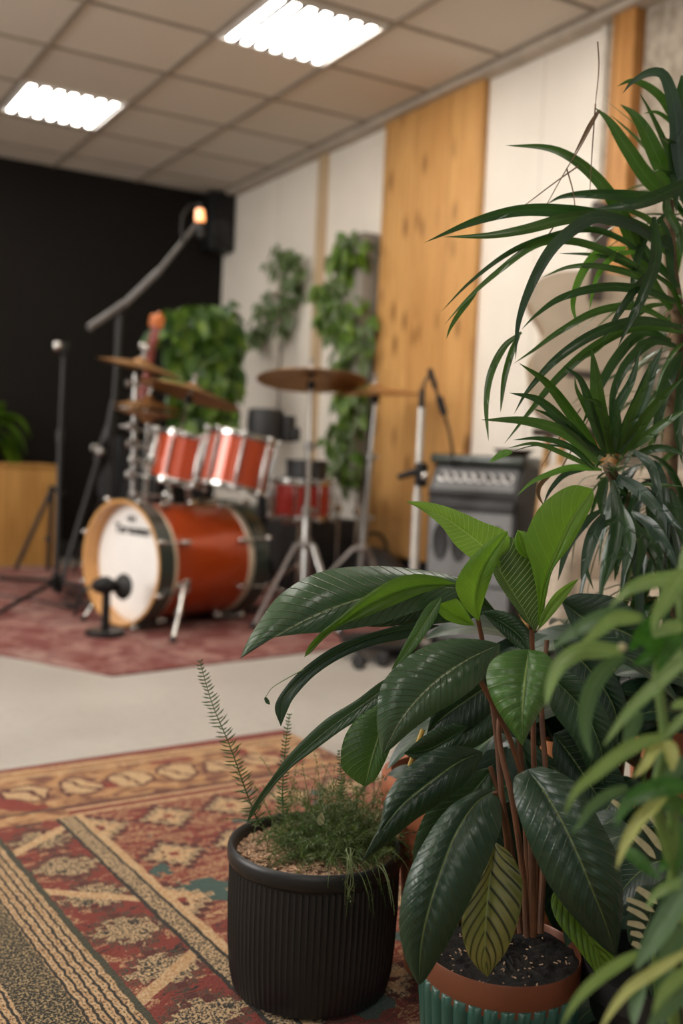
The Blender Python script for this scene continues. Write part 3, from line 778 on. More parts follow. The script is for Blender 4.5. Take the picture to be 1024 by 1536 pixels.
# ------------------------------------------------------------------ cymbals on stands
def cymbal_prof(r):
    return [(0.006, 0.0), (r*0.10, -0.003), (r*0.17, -0.012), (r*0.21, -0.022), (r*0.4, -0.028), (r*0.7, -0.040), (r, -0.056),
            (r, -0.0575), (r*0.7, -0.0425), (r*0.4, -0.0305), (r*0.21, -0.025), (r*0.16, -0.016), (r*0.1, -0.006), (0.006, -0.003)]
def cymbal_stand(name, label, pos, foot, n_hat, r, mat='chrome', hub=0.40, leg_r=0.33, legph=0.2, tube_r=0.0135, two=False, cat='cymbal stand', boom=None, legs=True, group='cymbals on stands'):
    t = thing(name, label, cat, (foot.x, foot.y, 0), 0, group)
    R = basis(n_hat, (1, 0, 0)); z = Vector((0, 0, 1))
    pos = Vector(pos)
    cy = MB().lathe(cymbal_prof(r), (0, 0, 0), None, 72)
    if two:
        cy.lathe([(a, -b-0.135) for a, b in cymbal_prof(r)], (0, 0, 0), None, 72)
    o = cy.build('cymbal', 'brass', t, sharp=60)
    o.matrix_local = Matrix.Translation(pos+R @ Vector((0, 0, 0.02))-t.location) @ R.to_4x4()
    zz = R @ Vector((0, 0, 1))
    MB().cyl(pos-zz*0.06, pos+zz*0.065, 0.004).cyl(pos+zz*0.02, pos+zz*0.036, 0.018, 0.014, bev=0.003).bbox(pos+zz*0.062, (0.03, 0.008, 0.016), 0.003).build('wing_nut', mat, t, True)
    MB().cyl(pos-zz*0.016, pos+zz*0.0, 0.020, bev=0.004).build('felt_washer', 'black_rubber', t, True)
    ft_ = Vector((foot.x, foot.y, 0))
    neck = pos-zz*0.06
    m = MB().bbox(neck, (0.035, 0.028, 0.045), 0.008)
    m.build('tilter', 'black' if mat != 'chrome' else 'chrome', t, True)
    if boom:
        joint = Vector(boom)
        MB().cyl(neck, joint+(joint-neck).normalized()*0.12, 0.007).build('boom_arm', mat, t, True)
        top = joint
    else: top = neck
    m = MB(); a = ft_+z*(hub-0.28 if hub > 0.3 else 0.05); b = top
    c1 = a.lerp(b, 0.42); c2 = a.lerp(b, 0.72)
    m.cyl(a, c1, tube_r*1.35, bev=0.002).cyl(c1, c2, tube_r*1.05).cyl(c2, b, tube_r*0.75)
    m.build('pole', mat, t, True)
    MB().cyl(c1-z*0.03, c1+z*0.02, tube_r*2.0, bev=0.004).bbox(c1+CRt*0.026, (0.040, 0.02, 0.02), 0.005).build('collar', mat, t, True)
    MB().cyl(c2-z*0.025, c2+z*0.02, tube_r*1.7, bev=0.004).bbox(c2+CRt*0.022, (0.040, 0.018, 0.018), 0.005).build('collar', mat, t, True)
    if legs:
        hb = a.lerp(b, (hub-a.z)/(b.z-a.z))
        MB().cyl(hb-z*0.03, hb+z*0.02, tube_r*2.2, bev=0.004).sphere(hb-CF*0.022, 0.018, 12).build('leg_hub', mat, t, True)
        for k in range(3):
            an = legph+2*pi*k/3; d = Vector((cos(an), sin(an), 0))
            e = ft_+d*leg_r+z*0.02
            L = MB(); off = Vector((-d.y, d.x, 0))*0.008
            kn = hb+d*0.05-z*0.01
            L.tube([hb+off+d*0.01, kn+off, e+off], 0.0085, 8).tube([hb-off+d*0.01, kn-off, e-off], 0.0085, 8)
            lo = ft_+z*max(0.05, hub-0.27)
            L.tube([lo, hb.lerp(e, 0.55)], 0.006, 6)
            L.build('leg', mat, t, True)
            MB().sphere(e, 0.019, 10).build('rubber_foot', 'black_rubber', t, True)
    return t
d = 4.95
c1 = P(467, 560, d)
cymbal_stand('cymbal_stand', 'large brown cymbal on a straight chrome tripod stand, centre of the picture', c1, FZ(453, 944), (Vector((0, 0, 1))-CRt*0.02+CF*0.16).normalized(), 0.263, 'steel', hub=0.40, legph=2.95, leg_r=0.235)
d = 5.15
c2 = P(563, 581, d)
cymbal_stand('cymbal_stand', 'flat cymbal on a chrome stand in front of the knotty wood panel', c2, Vector((P(541, 800, d).x, P(541, 800, d).y, 0)), (Vector((0, 0, 1))-CRt*0.06-CF*0.03).normalized(), 0.235, 'steel', hub=0.36, legph=0.55)
# left cluster
k1 = P(213, 543, 5.25); f1 = P(196, 850, 5.35); f1.z = 0
cymbal_stand('cymbal_stand', 'thin tilted crash cymbal highest in the cluster left of the toms', k1, f1, (Vector((0, 0, 1))+CRt*0.20+CF*0.015).normalized(), 0.222, 'steel', hub=0.3, leg_r=0.2, boom=P(203, 577, 5.3))
k2 = P(288, 582, 4.95); f2 = P(300, 860, 5.35); f2.z = 0
cymbal_stand('cymbal_stand', 'wide tilted ride cymbal just above the two rack toms', k2, f2, (Vector((0, 0, 1))+CRt*0.235+CF*0.12).normalized(), 0.250, 'steel', hub=0.3, boom=P(272, 640, 5.1))
k3 = P(224, 600, 5.05); f3 = P(212, 870, 5.1); f3.z = 0
cymbal_stand('hi_hat_stand', 'pair of hi-hat cymbals lowest in the cluster left of the toms', k3, f3, (Vector((0, 0, 1))+CRt*0.07).normalized(), 0.165, 'chrome', hub=0.28, leg_r=0.2, two=True, cat='hi-hat')
# hardware clamps on a rack post left of the toms
rk = thing('hardware_rack', 'chrome clamps and memory locks on a post behind the bass drum', 'drum hardware', (P(197, 850, 5.2).x, P(197, 850, 5.2).y, 0))
pb = Vector((P(197, 850, 5.2).x, P(197, 850, 5.2).y, 0)); pt = P(203, 560, 5.2)
MB().cyl(pb, pt, 0.013, bev=0.003).build('post', 'steel', rk, True)
rr = random.Random(4)
for y in (575, 612, 640, 665, 690, 712, 742):
    q = P(197+rr.uniform(-4, 6), y, 5.2)
    MB().bbox(q, (0.05, 0.045, 0.04), 0.012, RZ(rr.uniform(0, 3))).cyl(q, q+CRt*rr.choice((-1, 1))*0.06, 0.008, bev=0.002).sphere(q-CF*0.03, 0.014, 10).build('clamp', 'steel', rk, True)
for (x, y) in ((232, 645), (238, 672), (250, 745), (228, 700)):
    q = P(x, y, 5.1)
    MB().tube([pb+(pt-pb)*((q.z)/pt.z), q], 0.008).bbox(q, (0.045, 0.04, 0.06), 0.012, RZ(0.6)).build('clamp_arm', 'chrome', rk, True)
# black padded drum behind the kit
bk = thing('drum_throne', 'black padded drum stool seat with clamp behind the orange toms', 'drum stool', (P(398, 850, 5.8).x, P(398, 850, 5.8).y, 0))
q = P(398, 636, 5.8)
MB().lathe([(0, -0.09), (0.085, -0.09), (0.10, -0.08), (0.105, 0.0), (0.10, 0.075), (0.085, 0.085), (0, 0.088)], q, None, 32).build('seat', 'black_fabric', bk, True)
MB().bbox(q+CRt*0.125-Vector((0, 0, 0.02)), (0.07, 0.08, 0.15), 0.015).bbox(q+CRt*0.165-Vector((0, 0, 0.05)), (0.05, 0.07, 0.08), 0.015).build('backrest_bracket', 'black_fabric', bk, True)
b0 = Vector((q.x, q.y, 0))
MB().cyl(b0+Vector((0, 0, 0.02)), q, 0.03).build('pole', 'black', bk, True)
for k in range(3):
    an = 0.5+2*pi*k/3; dd = Vector((cos(an), sin(an), 0))
    MB().tube([b0+Vector((0, 0, 0.35)), b0+dd*0.20+Vector((0, 0, 0.02))], 0.012).build('leg', 'black', bk, True)
q = P(460, 704, 5.62)
bt = thing('practice_pad', 'low black drum pad behind the red drum, right of the toms', 'drum pad', (q.x, q.y, 0))
MB().lathe([(0, -0.05), (0.10, -0.05), (0.112, -0.04), (0.112, 0.04), (0.10, 0.05), (0, 0.052)], q, None, 32).build('pad', 'black_fabric', bt, True)
MB().torus(q+Vector((0, 0, 0.045)), 0.108, 0.007).build('rim', 'greymetal', bt, True)
drum_stand_legs(bt, q, q.z-0.05, 0.12, ph=0.1, mat='black')
# dark floor items under the kit: pedal + bag
q = FZ(420, 905); pd = thing('kick_pedal', 'chrome bass drum pedal behind the bass drum', 'pedal', tuple(BC-BA*(BL+0.16)-Vector((0, 0, BC.z))))
c = BC-BA*(BL+0.16); c.z = 0
MB().bbox(c+Vector((0, 0, 0.02)), (0.10, 0.28, 0.02), 0.006, RB @ RY(pi/2) if False else RZ(atan2(BA.y, BA.x)+pi/2)).build('base_plate', 'black', pd, True)
MB().bbox(c+Vector((0, 0, 0.07)), (0.08, 0.26, 0.012), 0.004, RZ(atan2(BA.y, BA.x)+pi/2) @ RX(0.25)).build('footboard', 'steel', pd, True)
for s in (-1, 1): MB().cyl(c+BA*0.12+hor*s*0.05+Vector((0, 0, 0.02)), c+BA*0.12+hor*s*0.05+Vector((0, 0, 0.21)), 0.009).build('frame_post', 'chrome', pd, True)
MB().cyl(c+BA*0.12-hor*0.06+Vector((0, 0, 0.21)), c+BA*0.12+hor*0.06+Vector((0, 0, 0.21)), 0.008).cyl(c+BA*0.12+Vector((0, 0, 0.21)), c+BA*0.09+Vector((0, 0, 0.32)), 0.004).sphere(c+BA*0.10+Vector((0, 0, 0.33)), 0.026).build('beater', 'chrome', pd, True)

ec = thing('equipment_case', 'long low black equipment case against the white wall behind the red drums', 'case', (2.92, 5.83, 0))
MB().bbox((2.92, 5.83, 0.235), (0.34, 1.60, 0.43), 0.015).build('body', 'black_fabric', ec, True)
MB().bbox((2.92, 5.83, 0.335), (0.352, 1.612, 0.012), 0.003).build('lid_edge', 'greymetal', ec, True)
for yy in (5.65, 6.0, 6.35): MB().bbox((2.745, yy, 0.335), (0.012, 0.07, 0.06), 0.004).build('latch', 'steel', ec, True)
for yy in (5.2, 6.5):
    for xx in (2.80, 3.02): MB().cyl((xx, yy, 0.0), (xx, yy, 0.022), 0.025).build('foot', 'black_rubber', ec, True)
gb = thing('gear_bag', 'slumped black gear bag on the floor behind the cymbal stands', 'bag', (2.93, 4.62, 0))
MB().sphere((2.93, 4.62, 0.17), 0.2, 24, (0.75, 1.3, 0.85)).build('body', 'black_fabric', gb, True)
MB().torus((2.93, 4.62, 0.32), 0.09, 0.010, RX(pi/2)).build('handle', 'black_rubber', gb, True)

# ------------------------------------------------------------------ microphones
def tube_px(pts, r, **k): return MB().tube([P(*p) for p in pts], r, **k)
# tall boom stand at left
dB = 5.75
foot = FZ(160, 862); foot = P(160, 850, dB+0.2); foot.z = 0
bs = thing('boom_microphone_stand', 'tall black boom stand carrying the overhead microphone across the black wall', 'microphone stand', tuple(foot))
top = P(177, 478, dB)
MB().cyl(foot+Vector((0, 0, 0.1)), top, 0.014).build('pole', 'greymetal', bs, True)
MB().cyl(P(181, 470, dB), P(168, 640, dB), 0.014).cyl(P(171, 600, dB), P(160, 660, dB), 0.022, bev=0.004).build('upper_tube', 'greymetal', bs, True)
lf = FZ(88, 892)
MB().cyl(P(163, 640, dB), P(145, 690, dB+0.02), 0.022, bev=0.004).cyl(P(150, 680, dB), Vector((lf.x, lf.y, 0.02)), 0.014).sphere(Vector((lf.x, lf.y, 0.022)), 0.02).build('leg', 'greymetal', bs, True)
MB().sphere(P(150, 678, dB-0.03), 0.026).bbox(P(143, 672, dB-0.02), (0.05, 0.03, 0.04), 0.008).build('clutch_knob', 'steel', bs, True)
for dd in (Vector((0.45, 0.25, 0)), Vector((-0.05, 0.5, 0))):
    MB().cyl(foot+Vector((0, 0, 0.6)), foot+dd+Vector((0, 0, 0.02)), 0.012).build('leg', 'greymetal', bs, True)
MB().cyl(P(133, 492, dB-0.25), P(187, 455, dB-0.05), 0.020, bev=0.004).cyl(P(187, 456, dB-0.05), P(240, 405, dB+0.0), 0.019, bev=0.004).cyl(P(238, 407, dB), P(296, 335, dB+0.2), 0.013).build('boom_arm', 'boom', bs, True)
MB().bbox(P(182, 462, dB-0.04), (0.05, 0.06, 0.06), 0.012).build('boom_clutch', 'black', bs, True)
mi = thing('overhead_microphone', 'small hanging overhead microphone with orange ring at the end of the boom', 'microphone', tuple(P(300, 360, dB+0.2)))
MB().cyl(P(300, 333, dB+0.2), P(300, 357, dB+0.2), 0.026, bev=0.008).build('body', 'greymetal', mi, True)
MB().cyl(P(299.5, 314, dB+0.2), P(300, 332, dB+0.2), 0.024, 0.028, bev=0.006).build('orange_ring', 'ring_glow', mi, True)
MB().cyl(P(299, 305, dB+0.2), P(299.5, 314, dB+0.2), 0.016, bev=0.004).build('connector', 'black', mi, True)
tube_px([(298, 308, dB+0.2), (285, 308, dB+0.2), (274, 322, dB+0.18), (272, 345, dB+0.15), (276, 362, dB+0.1)], 0.008).build('cable', 'black', mi, True)
# straight stand far left
q = P(84, 892, 5.35); fz = Vector((q.x, q.y, 0))
ms = thing('microphone_stand', 'slim black straight microphone stand in front of the black wall at left', 'microphone stand', tuple(fz))
MB().cyl(fz+Vector((0, 0, 0.06)), P(90, 655, 5.35), 0.014).cyl(P(90, 655, 5.35), P(95, 535, 5.35), 0.010).cyl(P(89.5, 665, 5.35), P(90, 645, 5.35), 0.019, bev=0.003).build('pole', 'greymetal', ms, True)
MB().bbox(P(96, 527, 5.35), (0.035, 0.04, 0.06), 0.01).build('clip', 'black', ms, True)
MB().cyl(fz+Vector((0, 0, 0.05)), fz+Vector((0, 0, 0.12)), 0.026, bev=0.004).sphere(fz+Vector((0, 0, 0.13))-CF*0.01, 0.022).build('leg_hub', 'black', ms, True)
for e in (FZ(-20, 935), FZ(2, 872), FZ(190, 905)):
    MB().tube([fz+Vector((0, 0, 0.10)), Vector((e.x, e.y, 0.02))], 0.012).sphere(Vector((e.x, e.y, 0.02)), 0.018).build('leg', 'black', ms, True)
mc = thing('vocal_microphone', 'small microphone with pale round head on the slim stand at left', 'microphone', tuple(P(86, 519, 5.3)))
MB().cyl(P(104, 517, 5.38), P(90, 518, 5.33), 0.012, 0.016, bev=0.004).build('body', 'black', mc, True)
MB().sphere(P(86, 519, 5.3), 0.026, 16).build('grille', 'chrome', mc, True)
# small folding stand
gs = thing('folding_stand', 'low black folding stand in front of the wooden crate', 'stand', tuple(FZ(50, 868)))
for a_, b_ in (((78, 733), (24, 853)), ((78, 733), (72, 856)), ((80, 735), (98, 740))):
    pa = P(a_[0], a_[1], 5.9); pbb = FZ(*b_) if b_[1] > 800 else P(b_[0], b_[1], 6.2)
    if b_[1] > 800: pbb = P(b_[0], b_[1], 5.9); pbb.z = max(0.015, pbb.z)
    MB().tube([pa, pbb], 0.013).build('leg', 'black', gs, True)
MB().sphere(P(78, 734, 5.9), 0.024).build('hinge', 'black', gs, True)
MB().cyl(P(70, 806, 5.9), P(75, 810, 5.9), 0.02).build('knob', 'black_rubber', gs, True)
# kick drum microphone
kq = FZ(168, 925)
km = thing('kick_drum_microphone', 'black bass drum microphone on a short stand pointing at the white head', 'microphone', (kq.x, kq.y, 0))
ka = P(140, 878, 4.35); kb = P(178, 880, 4.42)
MB().cyl(ka, P(158, 878, 4.38), 0.026, 0.040, bev=0.006).cyl(P(158, 878, 4.38), kb, 0.040, 0.018, bev=0.006).build('body', 'black', km, True)
kd = (kb-ka).normalized()
MB().lathe([(0, 0), (0.022, 0.0), (0.05, 0.02), (0.058, 0.035), (0.052, 0.045), (0, 0.05)], kb-kd*0.01, basis((P(200, 880, 4.5)-ka).normalized()), 28).build('head', 'black_rubber', km, True)
kz = P(160, 880, 4.39)
MB().cyl(Vector((kz.x, kz.y, 0.02)), kz, 0.018).build('pole', 'black', km, True)
MB().cyl(Vector((kz.x, kz.y, 0.007)), Vector((kz.x, kz.y, 0.03)), 0.085, bev=0.006).build('base', 'black', km, True)
pts = [ka, ka+Vector((-0.05, 0.03, -0.04)), P(118, 900, 4.4), P(112, 925, 4.5)]
MB().tube([Vector(p[:3]) for p in cr([tuple(p) for p in pts], 14)], 0.006).build('cable', 'black_rubber', km, True)
# loose cable on the rug
cb = MB()
rr = random.Random(3)
pts = []
for k in range(22):
    b_ = FZ(122+26*sin(k*0.9)+rr.uniform(-4, 4), 905+14*cos(k*1.15)+rr.uniform(-3, 3)); pts.append((b_.x, b_.y, 0.018+0.010*(k % 3)))
pts = [tuple(FZ(-20, 893)+Vector((0, 0, 0.012))), tuple(FZ(60, 905)+Vector((0, 0, 0.012)))]+pts
cbo = MB().tube([Vector(p) for p in cr(pts, 160)], 0.006, 6).build('cable', 'black_rubber'); tag(cbo, 'loose coiled black cable lying on the faded rug left of the bass drum', 'cable')

# mic stand in front of the wood panel, right
dM = 4.30
q = P(619, 900, dM); fz = Vector((q.x, q.y, 0))
m2 = thing('microphone_stand', 'pale metal microphone stand standing left of the guitar amplifier', 'microphone stand', tuple(fz))
MB().cyl(fz+Vector((0, 0, 0.05)), P(626, 740, dM), 0.019).cyl(P(626, 740, dM), P(632, 612, dM), 0.015).build('pole', 'whitepole', m2, True)
MB().cyl(P(632, 618, dM), P(633, 585, dM), 0.012).build('boom_clutch', 'black', m2, True)
MB().cyl(fz+Vector((0, 0, 0.0)), fz+Vector((0, 0, 0.03)), 0.10, bev=0.01).build('base', 'black', m2, True)
tube_px([(633, 590, dM), (638, 570, dM), (644, 562, dM)], 0.006).build('gooseneck', 'greymetal', m2, True)
MB().bbox(P(632, 712, dM-0.03), (0.045, 0.04, 0.10), 0.01).cyl(P(596, 716, dM-0.03), P(625, 707, dM-0.02), 0.012, 0.016, bev=0.003).build('side_clamp', 'black', m2, True)
MB().sphere(P(637, 714, dM-0.08), 0.017).build('clamp_knob', 'chrome', m2, True)
m3 = thing('pencil_microphone', 'thin black pencil microphone angled on a stand in front of the wood panel', 'microphone', tuple(P(655, 590, dM)))
MB().cyl(P(644, 553, dM), P(653, 582, dM), 0.012, bev=0.003).build('head', 'black', m3, True)
MB().cyl(P(653, 582, dM), P(659, 600, dM), 0.007).cyl(P(658, 595, dM), P(666, 622, dM), 0.015, bev=0.003).build('body', 'black', m3, True)
tube_px([(666, 622, dM), (673, 645, dM+0.03), (678, 675, dM+0.1), (680, 700, dM+0.2)], 0.006).build('cable', 'greymetal', m3, True)

# ------------------------------------------------------------------ amplifier
def amp():
    cx = P(706, 780, 4.42); a = radians(-52)      # front normal
    n = Vector((cos(radians(180+38+8)), 0, 0))
    ang = radians(205)                            # heading of the front normal
    nrm = Vector((cos(ang), sin(ang), 0)); side = Vector((-nrm.y, nrm.x, 0))   # side = image right -> check
    if side.dot(CRt) < 0: side = -side
    W_, D_, H_ = 0.425, 0.22, 0.80
    front = Vector((cx.x, cx.y, 0))
    c = front-nrm*D_/2
    Rm = Matrix((side, -nrm, Vector((0, 0, 1)))).transposed()
    t = thing('guitar_amplifier', 'grey and black guitar amplifier with a row of silver knobs in front of the wall', 'amplifier', tuple(c))
    zt = P(706, 694, 4.42).z
    MB().bbox(c+Vector((0, 0, 0.02+(zt-0.17)/2)), (W_, D_, zt-0.17-0.02), 0.008, Rm).build('cabinet', 'amp_panel', t, True)
    f0 = c+nrm*(D_/2+0.004)
    MB().bbox(f0+Vector((0, 0, 0.02+(zt-0.20)/2)), (W_-0.03, 0.016, zt-0.25), 0.006, Rm).build('grille_cloth', 'amp_grey', t, True)
    MB().bbox(f0+nrm*0.004+Vector((0, 0, zt-0.185)), (W_-0.02, 0.02, 0.05), 0.004, Rm).build('lower_trim', 'greymetal', t, True)
    for k in range(4):
        MB().lathe([(0, 0.0), (0.030, 0.0), (0.036, 0.004), (0.039, 0.002)], (0, 0, 0), None, 28).build('grille_vent', 'black_rubber', t).matrix_local = Matrix.Translation(f0+nrm*0.010+side*(-0.135+0.09*k)+Vector((0, 0, zt-0.345))-t.location) @ (basis(nrm) @ Matrix.Diagonal((2.1, 1.0, 1.0))).to_4x4()
    MB().bbox(f0+nrm*0.008+Vector((0, 0, zt-0.52)), (W_-0.05, 0.006, 0.012), 0.002, Rm).build('grille_bar', 'greymetal', t, True)
    # sloped control panel head
    prof = [(-D_/2-0.0, zt-0.165), (-D_/2-0.006, zt-0.13), (-D_/2+0.055, zt-0.01), (D_/2, zt-0.01), (D_/2, zt-0.165)]
    vs = []
    for s in (-1, 1):
        for (yy, z) in prof: vs.append(Vector((c.x, c.y, 0))+side*(s*W_/2)-nrm*yy*1.0*1.0+Vector((0, 0, z)))
    # local y axis = -nrm, so front is negative yy -> +nrm
    vs = []
    for s in (-1, 1):
        for (yy, z) in prof: vs.append(Vector((c.x, c.y, 0))+side*(s*W_/2)+(-nrm)*yy+Vector((0, 0, z)))
    MB().add(vs, [(0, 1, 2, 3, 4), (9, 8, 7, 6, 5)]+[(i, 5+i, 5+(i+1) % 5, (i+1) % 5) for i in range(5)]).build('head_box', 'amp_panel', t, True)
    p0 = Vector((c.x, c.y, 0))+nrm*(D_/2+0.006)+Vector((0, 0, zt-0.13)); p1 = Vector((c.x, c.y, 0))+nrm*(D_/2-0.055)+Vector((0, 0, zt-0.01))
    sl = (p1-p0).normalized(); pn = sl.cross(side); 
    if pn.dot(nrm) < 0: pn = -pn
    Rp = Matrix((side, sl, pn)).transposed()
    MB().bbox(p0.lerp(p1, 0.5)+pn*0.002, (W_-0.04, (p1-p0).length*0.80, 0.006), 0.002, Rp).build('control_panel', 'amp_grey', t, True)
    for k in range(8):
        q = p0.lerp(p1, 0.52)+side*(-W_/2+0.055+k*(W_-0.11)/7)+pn*0.006
        MB().cyl(q-pn*0.004, q+pn*0.004, 0.021, 0.021, 20).build('knob_skirt', 'knob_silver', t, True)
        MB().cyl(q, q+pn*0.022, 0.013, 0.011, 16, 0.003).build('knob', 'black_rubber', t, True)
    MB().bbox(c+Vector((0, 0, zt+0.012)), (W_+0.03, D_*0.9, 0.045), 0.018, Rm).build('top_cover', 'hoopdark', t, True)
    for s in (-1, 1):
        for yv in (-1, 1):
            q = Vector((c.x, c.y, 0))+side*s*(W_/2-0.04)+nrm*yv*(D_/2-0.04)
            MB().cyl(q, q+Vector((0, 0, 0.022)), 0.018).build('foot', 'black_rubber', t, True)
    return c, side, nrm, zt
ac, aside, anrm, azt = amp()
# brown tray with green leaf on the amp top
q = ac+Vector((0, 0, azt+0.035))+aside*0.13
tr = MB().lathe([(0, 0.004), (0.055, 0.004), (0.085, 0.03), (0.088, 0.03), (0.06, 0.0), (0, 0)], q, None, 28).build('dish', 'dark_wood')
tag(tr, 'small dark brown dish sitting on the right end of the amplifier', 'dish')

# ------------------------------------------------------------------ pale guitar on a wooden stool
gd = 4.05
gq = P(868, 640, gd); stz = P(868, 645, gd).z
sx_, sy_ = gq.x, gq.y
stool = thing('wooden_stool', 'wooden stool with slim legs standing behind the amplifier under the pale guitar', 'stool', (sx_, sy_, 0))
MB().lathe([(0, stz-0.03), (0.17, stz-0.03), (0.18, stz-0.02), (0.18, stz-0.005), (0.17, stz), (0, stz)], (sx_, sy_, 0), None, 36).build('seat', 'dark_wood', stool, True)
for k in range(4):
    an = radians(20+90*k); dd = Vector((cos(an), sin(an), 0))
    MB().cyl(Vector((sx_, sy_, stz-0.03))+dd*0.13, Vector((sx_, sy_, 0))+dd*0.20, 0.016, 0.012).build('leg', 'oak', stool, True)
MB().torus((sx_, sy_, 0.22), 0.178, 0.008).build('foot_ring', 'oak', stool, True)
gt = thing('acoustic_guitar', 'pale wooden acoustic guitar body with dark neck seen behind the palm leaves', 'guitar', (sx_, sy_, stz))
def guitar_outline(n=72):
    pts = [(0, 0), (0.10, 0.005), (0.175, 0.05), (0.205, 0.14), (0.19, 0.235), (0.145, 0.30), (0.128, 0.34), (0.145, 0.40), (0.168, 0.46), (0.155, 0.53), (0.10, 0.575), (0.035, 0.59)]
    h = cr(pts, n//2); full = h+[(-x, y) for x, y in reversed(h[1:])]
    return full
go = guitar_outline(); Rg = Matrix((CRt, CF, Vector((0, 0, 1)))).transposed() @ RY(radians(3)) @ RX(radians(-4))
base = P(868, 640, gd-0.02); base.z = stz+0.008
gv = []; n_ = len(go)
for yy in (-0.05, 0.05):
    for (x, z) in go: gv.append(base+Rg @ Vector((x*(1.0+0.48*min(1, max(0, (z-0.16)/0.24))), yy, z*1.02)))
gm = MB().add(gv, [tuple(range(n_)), tuple(reversed(range(n_, 2*n_)))]+[(i, n_+i, n_+(i+1) % n_, (i+1) % n_) for i in range(n_)])
gm.build('body', 'guitar_wood', gt, True)
MB().box(base+Rg @ Vector((0, -0.065, 0.62)), (0.055, 0.03, 0.26), Rg).build('fingerboard', 'dark_wood', gt, True)
MB().bbox(base+Rg @ Vector((0, -0.05, 0.80)), (0.085, 0.025, 0.14), 0.008, Rg).build('headstock', 'dark_wood', gt, True)
MB().bbox(base+Rg @ Vector((0, -0.055, 0.20)), (0.16, 0.012, 0.03), 0.004, Rg).build('bridge', 'dark_wood', gt, True)

ch_c = P(955, 800, 3.45)
ah = thing('armchair', 'pale beige upholstered armchair mostly hidden behind the drooping palm leaves', 'armchair', (ch_c.x, ch_c.y, 0))
Ra = Matrix((CRt, CF, Vector((0, 0, 1)))).transposed(); a0 = Vector((ch_c.x, ch_c.y, 0))
MB().bbox(a0+Ra @ Vector((0, 0.26, 0.52)), (0.56, 0.12, 0.60), 0.05, Ra).build('backrest', 'beige_fabric', ah, True)
MB().bbox(a0+Ra @ Vector((0, 0.0, 0.33)), (0.54, 0.46, 0.18), 0.04, Ra).build('seat', 'beige_fabric', ah, True)
for s in (-1, 1):
    MB().bbox(a0+Ra @ Vector((s*0.28, 0.02, 0.40)), (0.08, 0.50, 0.30), 0.035, Ra).build('armrest', 'beige_fabric', ah, True)
    for q in (-1, 1): MB().cyl(a0+Ra @ Vector((s*0.24, 0.05+q*0.20, 0.0)), a0+Ra @ Vector((s*0.24, 0.05+q*0.18, 0.26)), 0.014, 0.022).build('leg', 'oak', ah, True)

# ------------------------------------------------------------------ electric guitar headstock behind the cymbals
ed = 5.9
eg = thing('electric_guitar', 'red guitar with orange headstock standing upright behind the cymbals', 'guitar', tuple(FZ(190, 850)))
eR = basis((P(238, 470, ed)-P(205, 640, ed)).normalized(), CRt)
MB().cyl(P(231, 500, ed), P(212, 600, ed), 0.024, 0.03).build('neck', 'guitar_red', eg, True)
MB().bbox(P(232, 503, ed-0.01), (0.05, 0.03, 0.10), 0.01, basis(eR @ Vector((0, 0, 1)), CRt)).build('nut_block', 'guitar_red', eg, True)
MB().bbox(P(235, 482, ed), (0.085, 0.035, 0.075), 0.015, basis(eR @ Vector((0, 0, 1)), CRt)).cyl(P(237, 482, ed), P(240, 468, ed), 0.03, 0.012, bev=0.006).build('headstock', 'tuner', eg, True)
for (x, y) in ((213, 519), (219, 521)):
    MB().sphere(P(x, y, ed-0.05), 0.022).build('tuning_key', 'chrome', eg, True)
bb = P(196, 700, ed+0.05)
bo = [(0, -0.24), (0.13, -0.22), (0.17, -0.10), (0.12, 0.02), (0.14, 0.14), (0.05, 0.16), (0, 0.12)]
h = cr(bo, 24); fl = h+[(-x, y) for x, y in reversed(h[1:-1])]; n_ = len(fl); gv = []
Rb = Matrix((CRt, CF, Vector((0, 0, 1)))).transposed() @ RY(radians(8))
for yy in (-0.022, 0.022):
    for (x, z) in fl: gv.append(bb+Rb @ Vector((x, yy, z)))
MB().add(gv, [tuple(range(n_)), tuple(reversed(range(n_, 2*n_)))]+[(i, n_+i, n_+(i+1) % n_, (i+1) % n_) for i in range(n_)]).build('body', 'black', eg, True)

# ------------------------------------------------------------------ wooden crate at left
cr_t = thing('wooden_crate', 'upright oak board crate against the black wall, green plant on top', 'crate', (1.40, 7.0, 0))
zt = FZ(0, 0) and P(50, 702, 6.35).z
bx0, bx1 = 0.75, FZ(83, 850).x; zt = CAM_H-(702-662)/FPX*6.55
MB().bbox(((bx0+bx1)/2, 6.985, zt/2), (bx1-bx0, 0.42, zt-0.004), 0.006).build('body', 'crate', cr_t, True)
MB().bbox(((bx0+bx1)/2, 6.985, zt+0.006), (bx1-bx0+0.02, 0.44, 0.018), 0.004).build('top_board', 'crate', cr_t, True)
# corner loudspeaker
sp = thing('loudspeaker', 'small black loudspeaker mounted high in the corner under the ceiling', 'speaker', (3.06, 7.14, 2.0))
MB().bbox((3.045, 7.13, 2.47), (0.19, 0.20, 0.42), 0.012).build('cabinet', 'black', sp, True)
MB().lathe([(0, 0), (0.04, 0.002), (0.06, 0.010), (0.066, 0.004)], (3.03, 7.028, 2.42), basis((0, -1, 0)), 28).build('woofer', 'black_rubber', sp, True)
MB().bbox((3.09, 7.026, 2.34), (0.04, 0.008, 0.09), 0.003).build('control_plate', 'greymetal', sp, True)
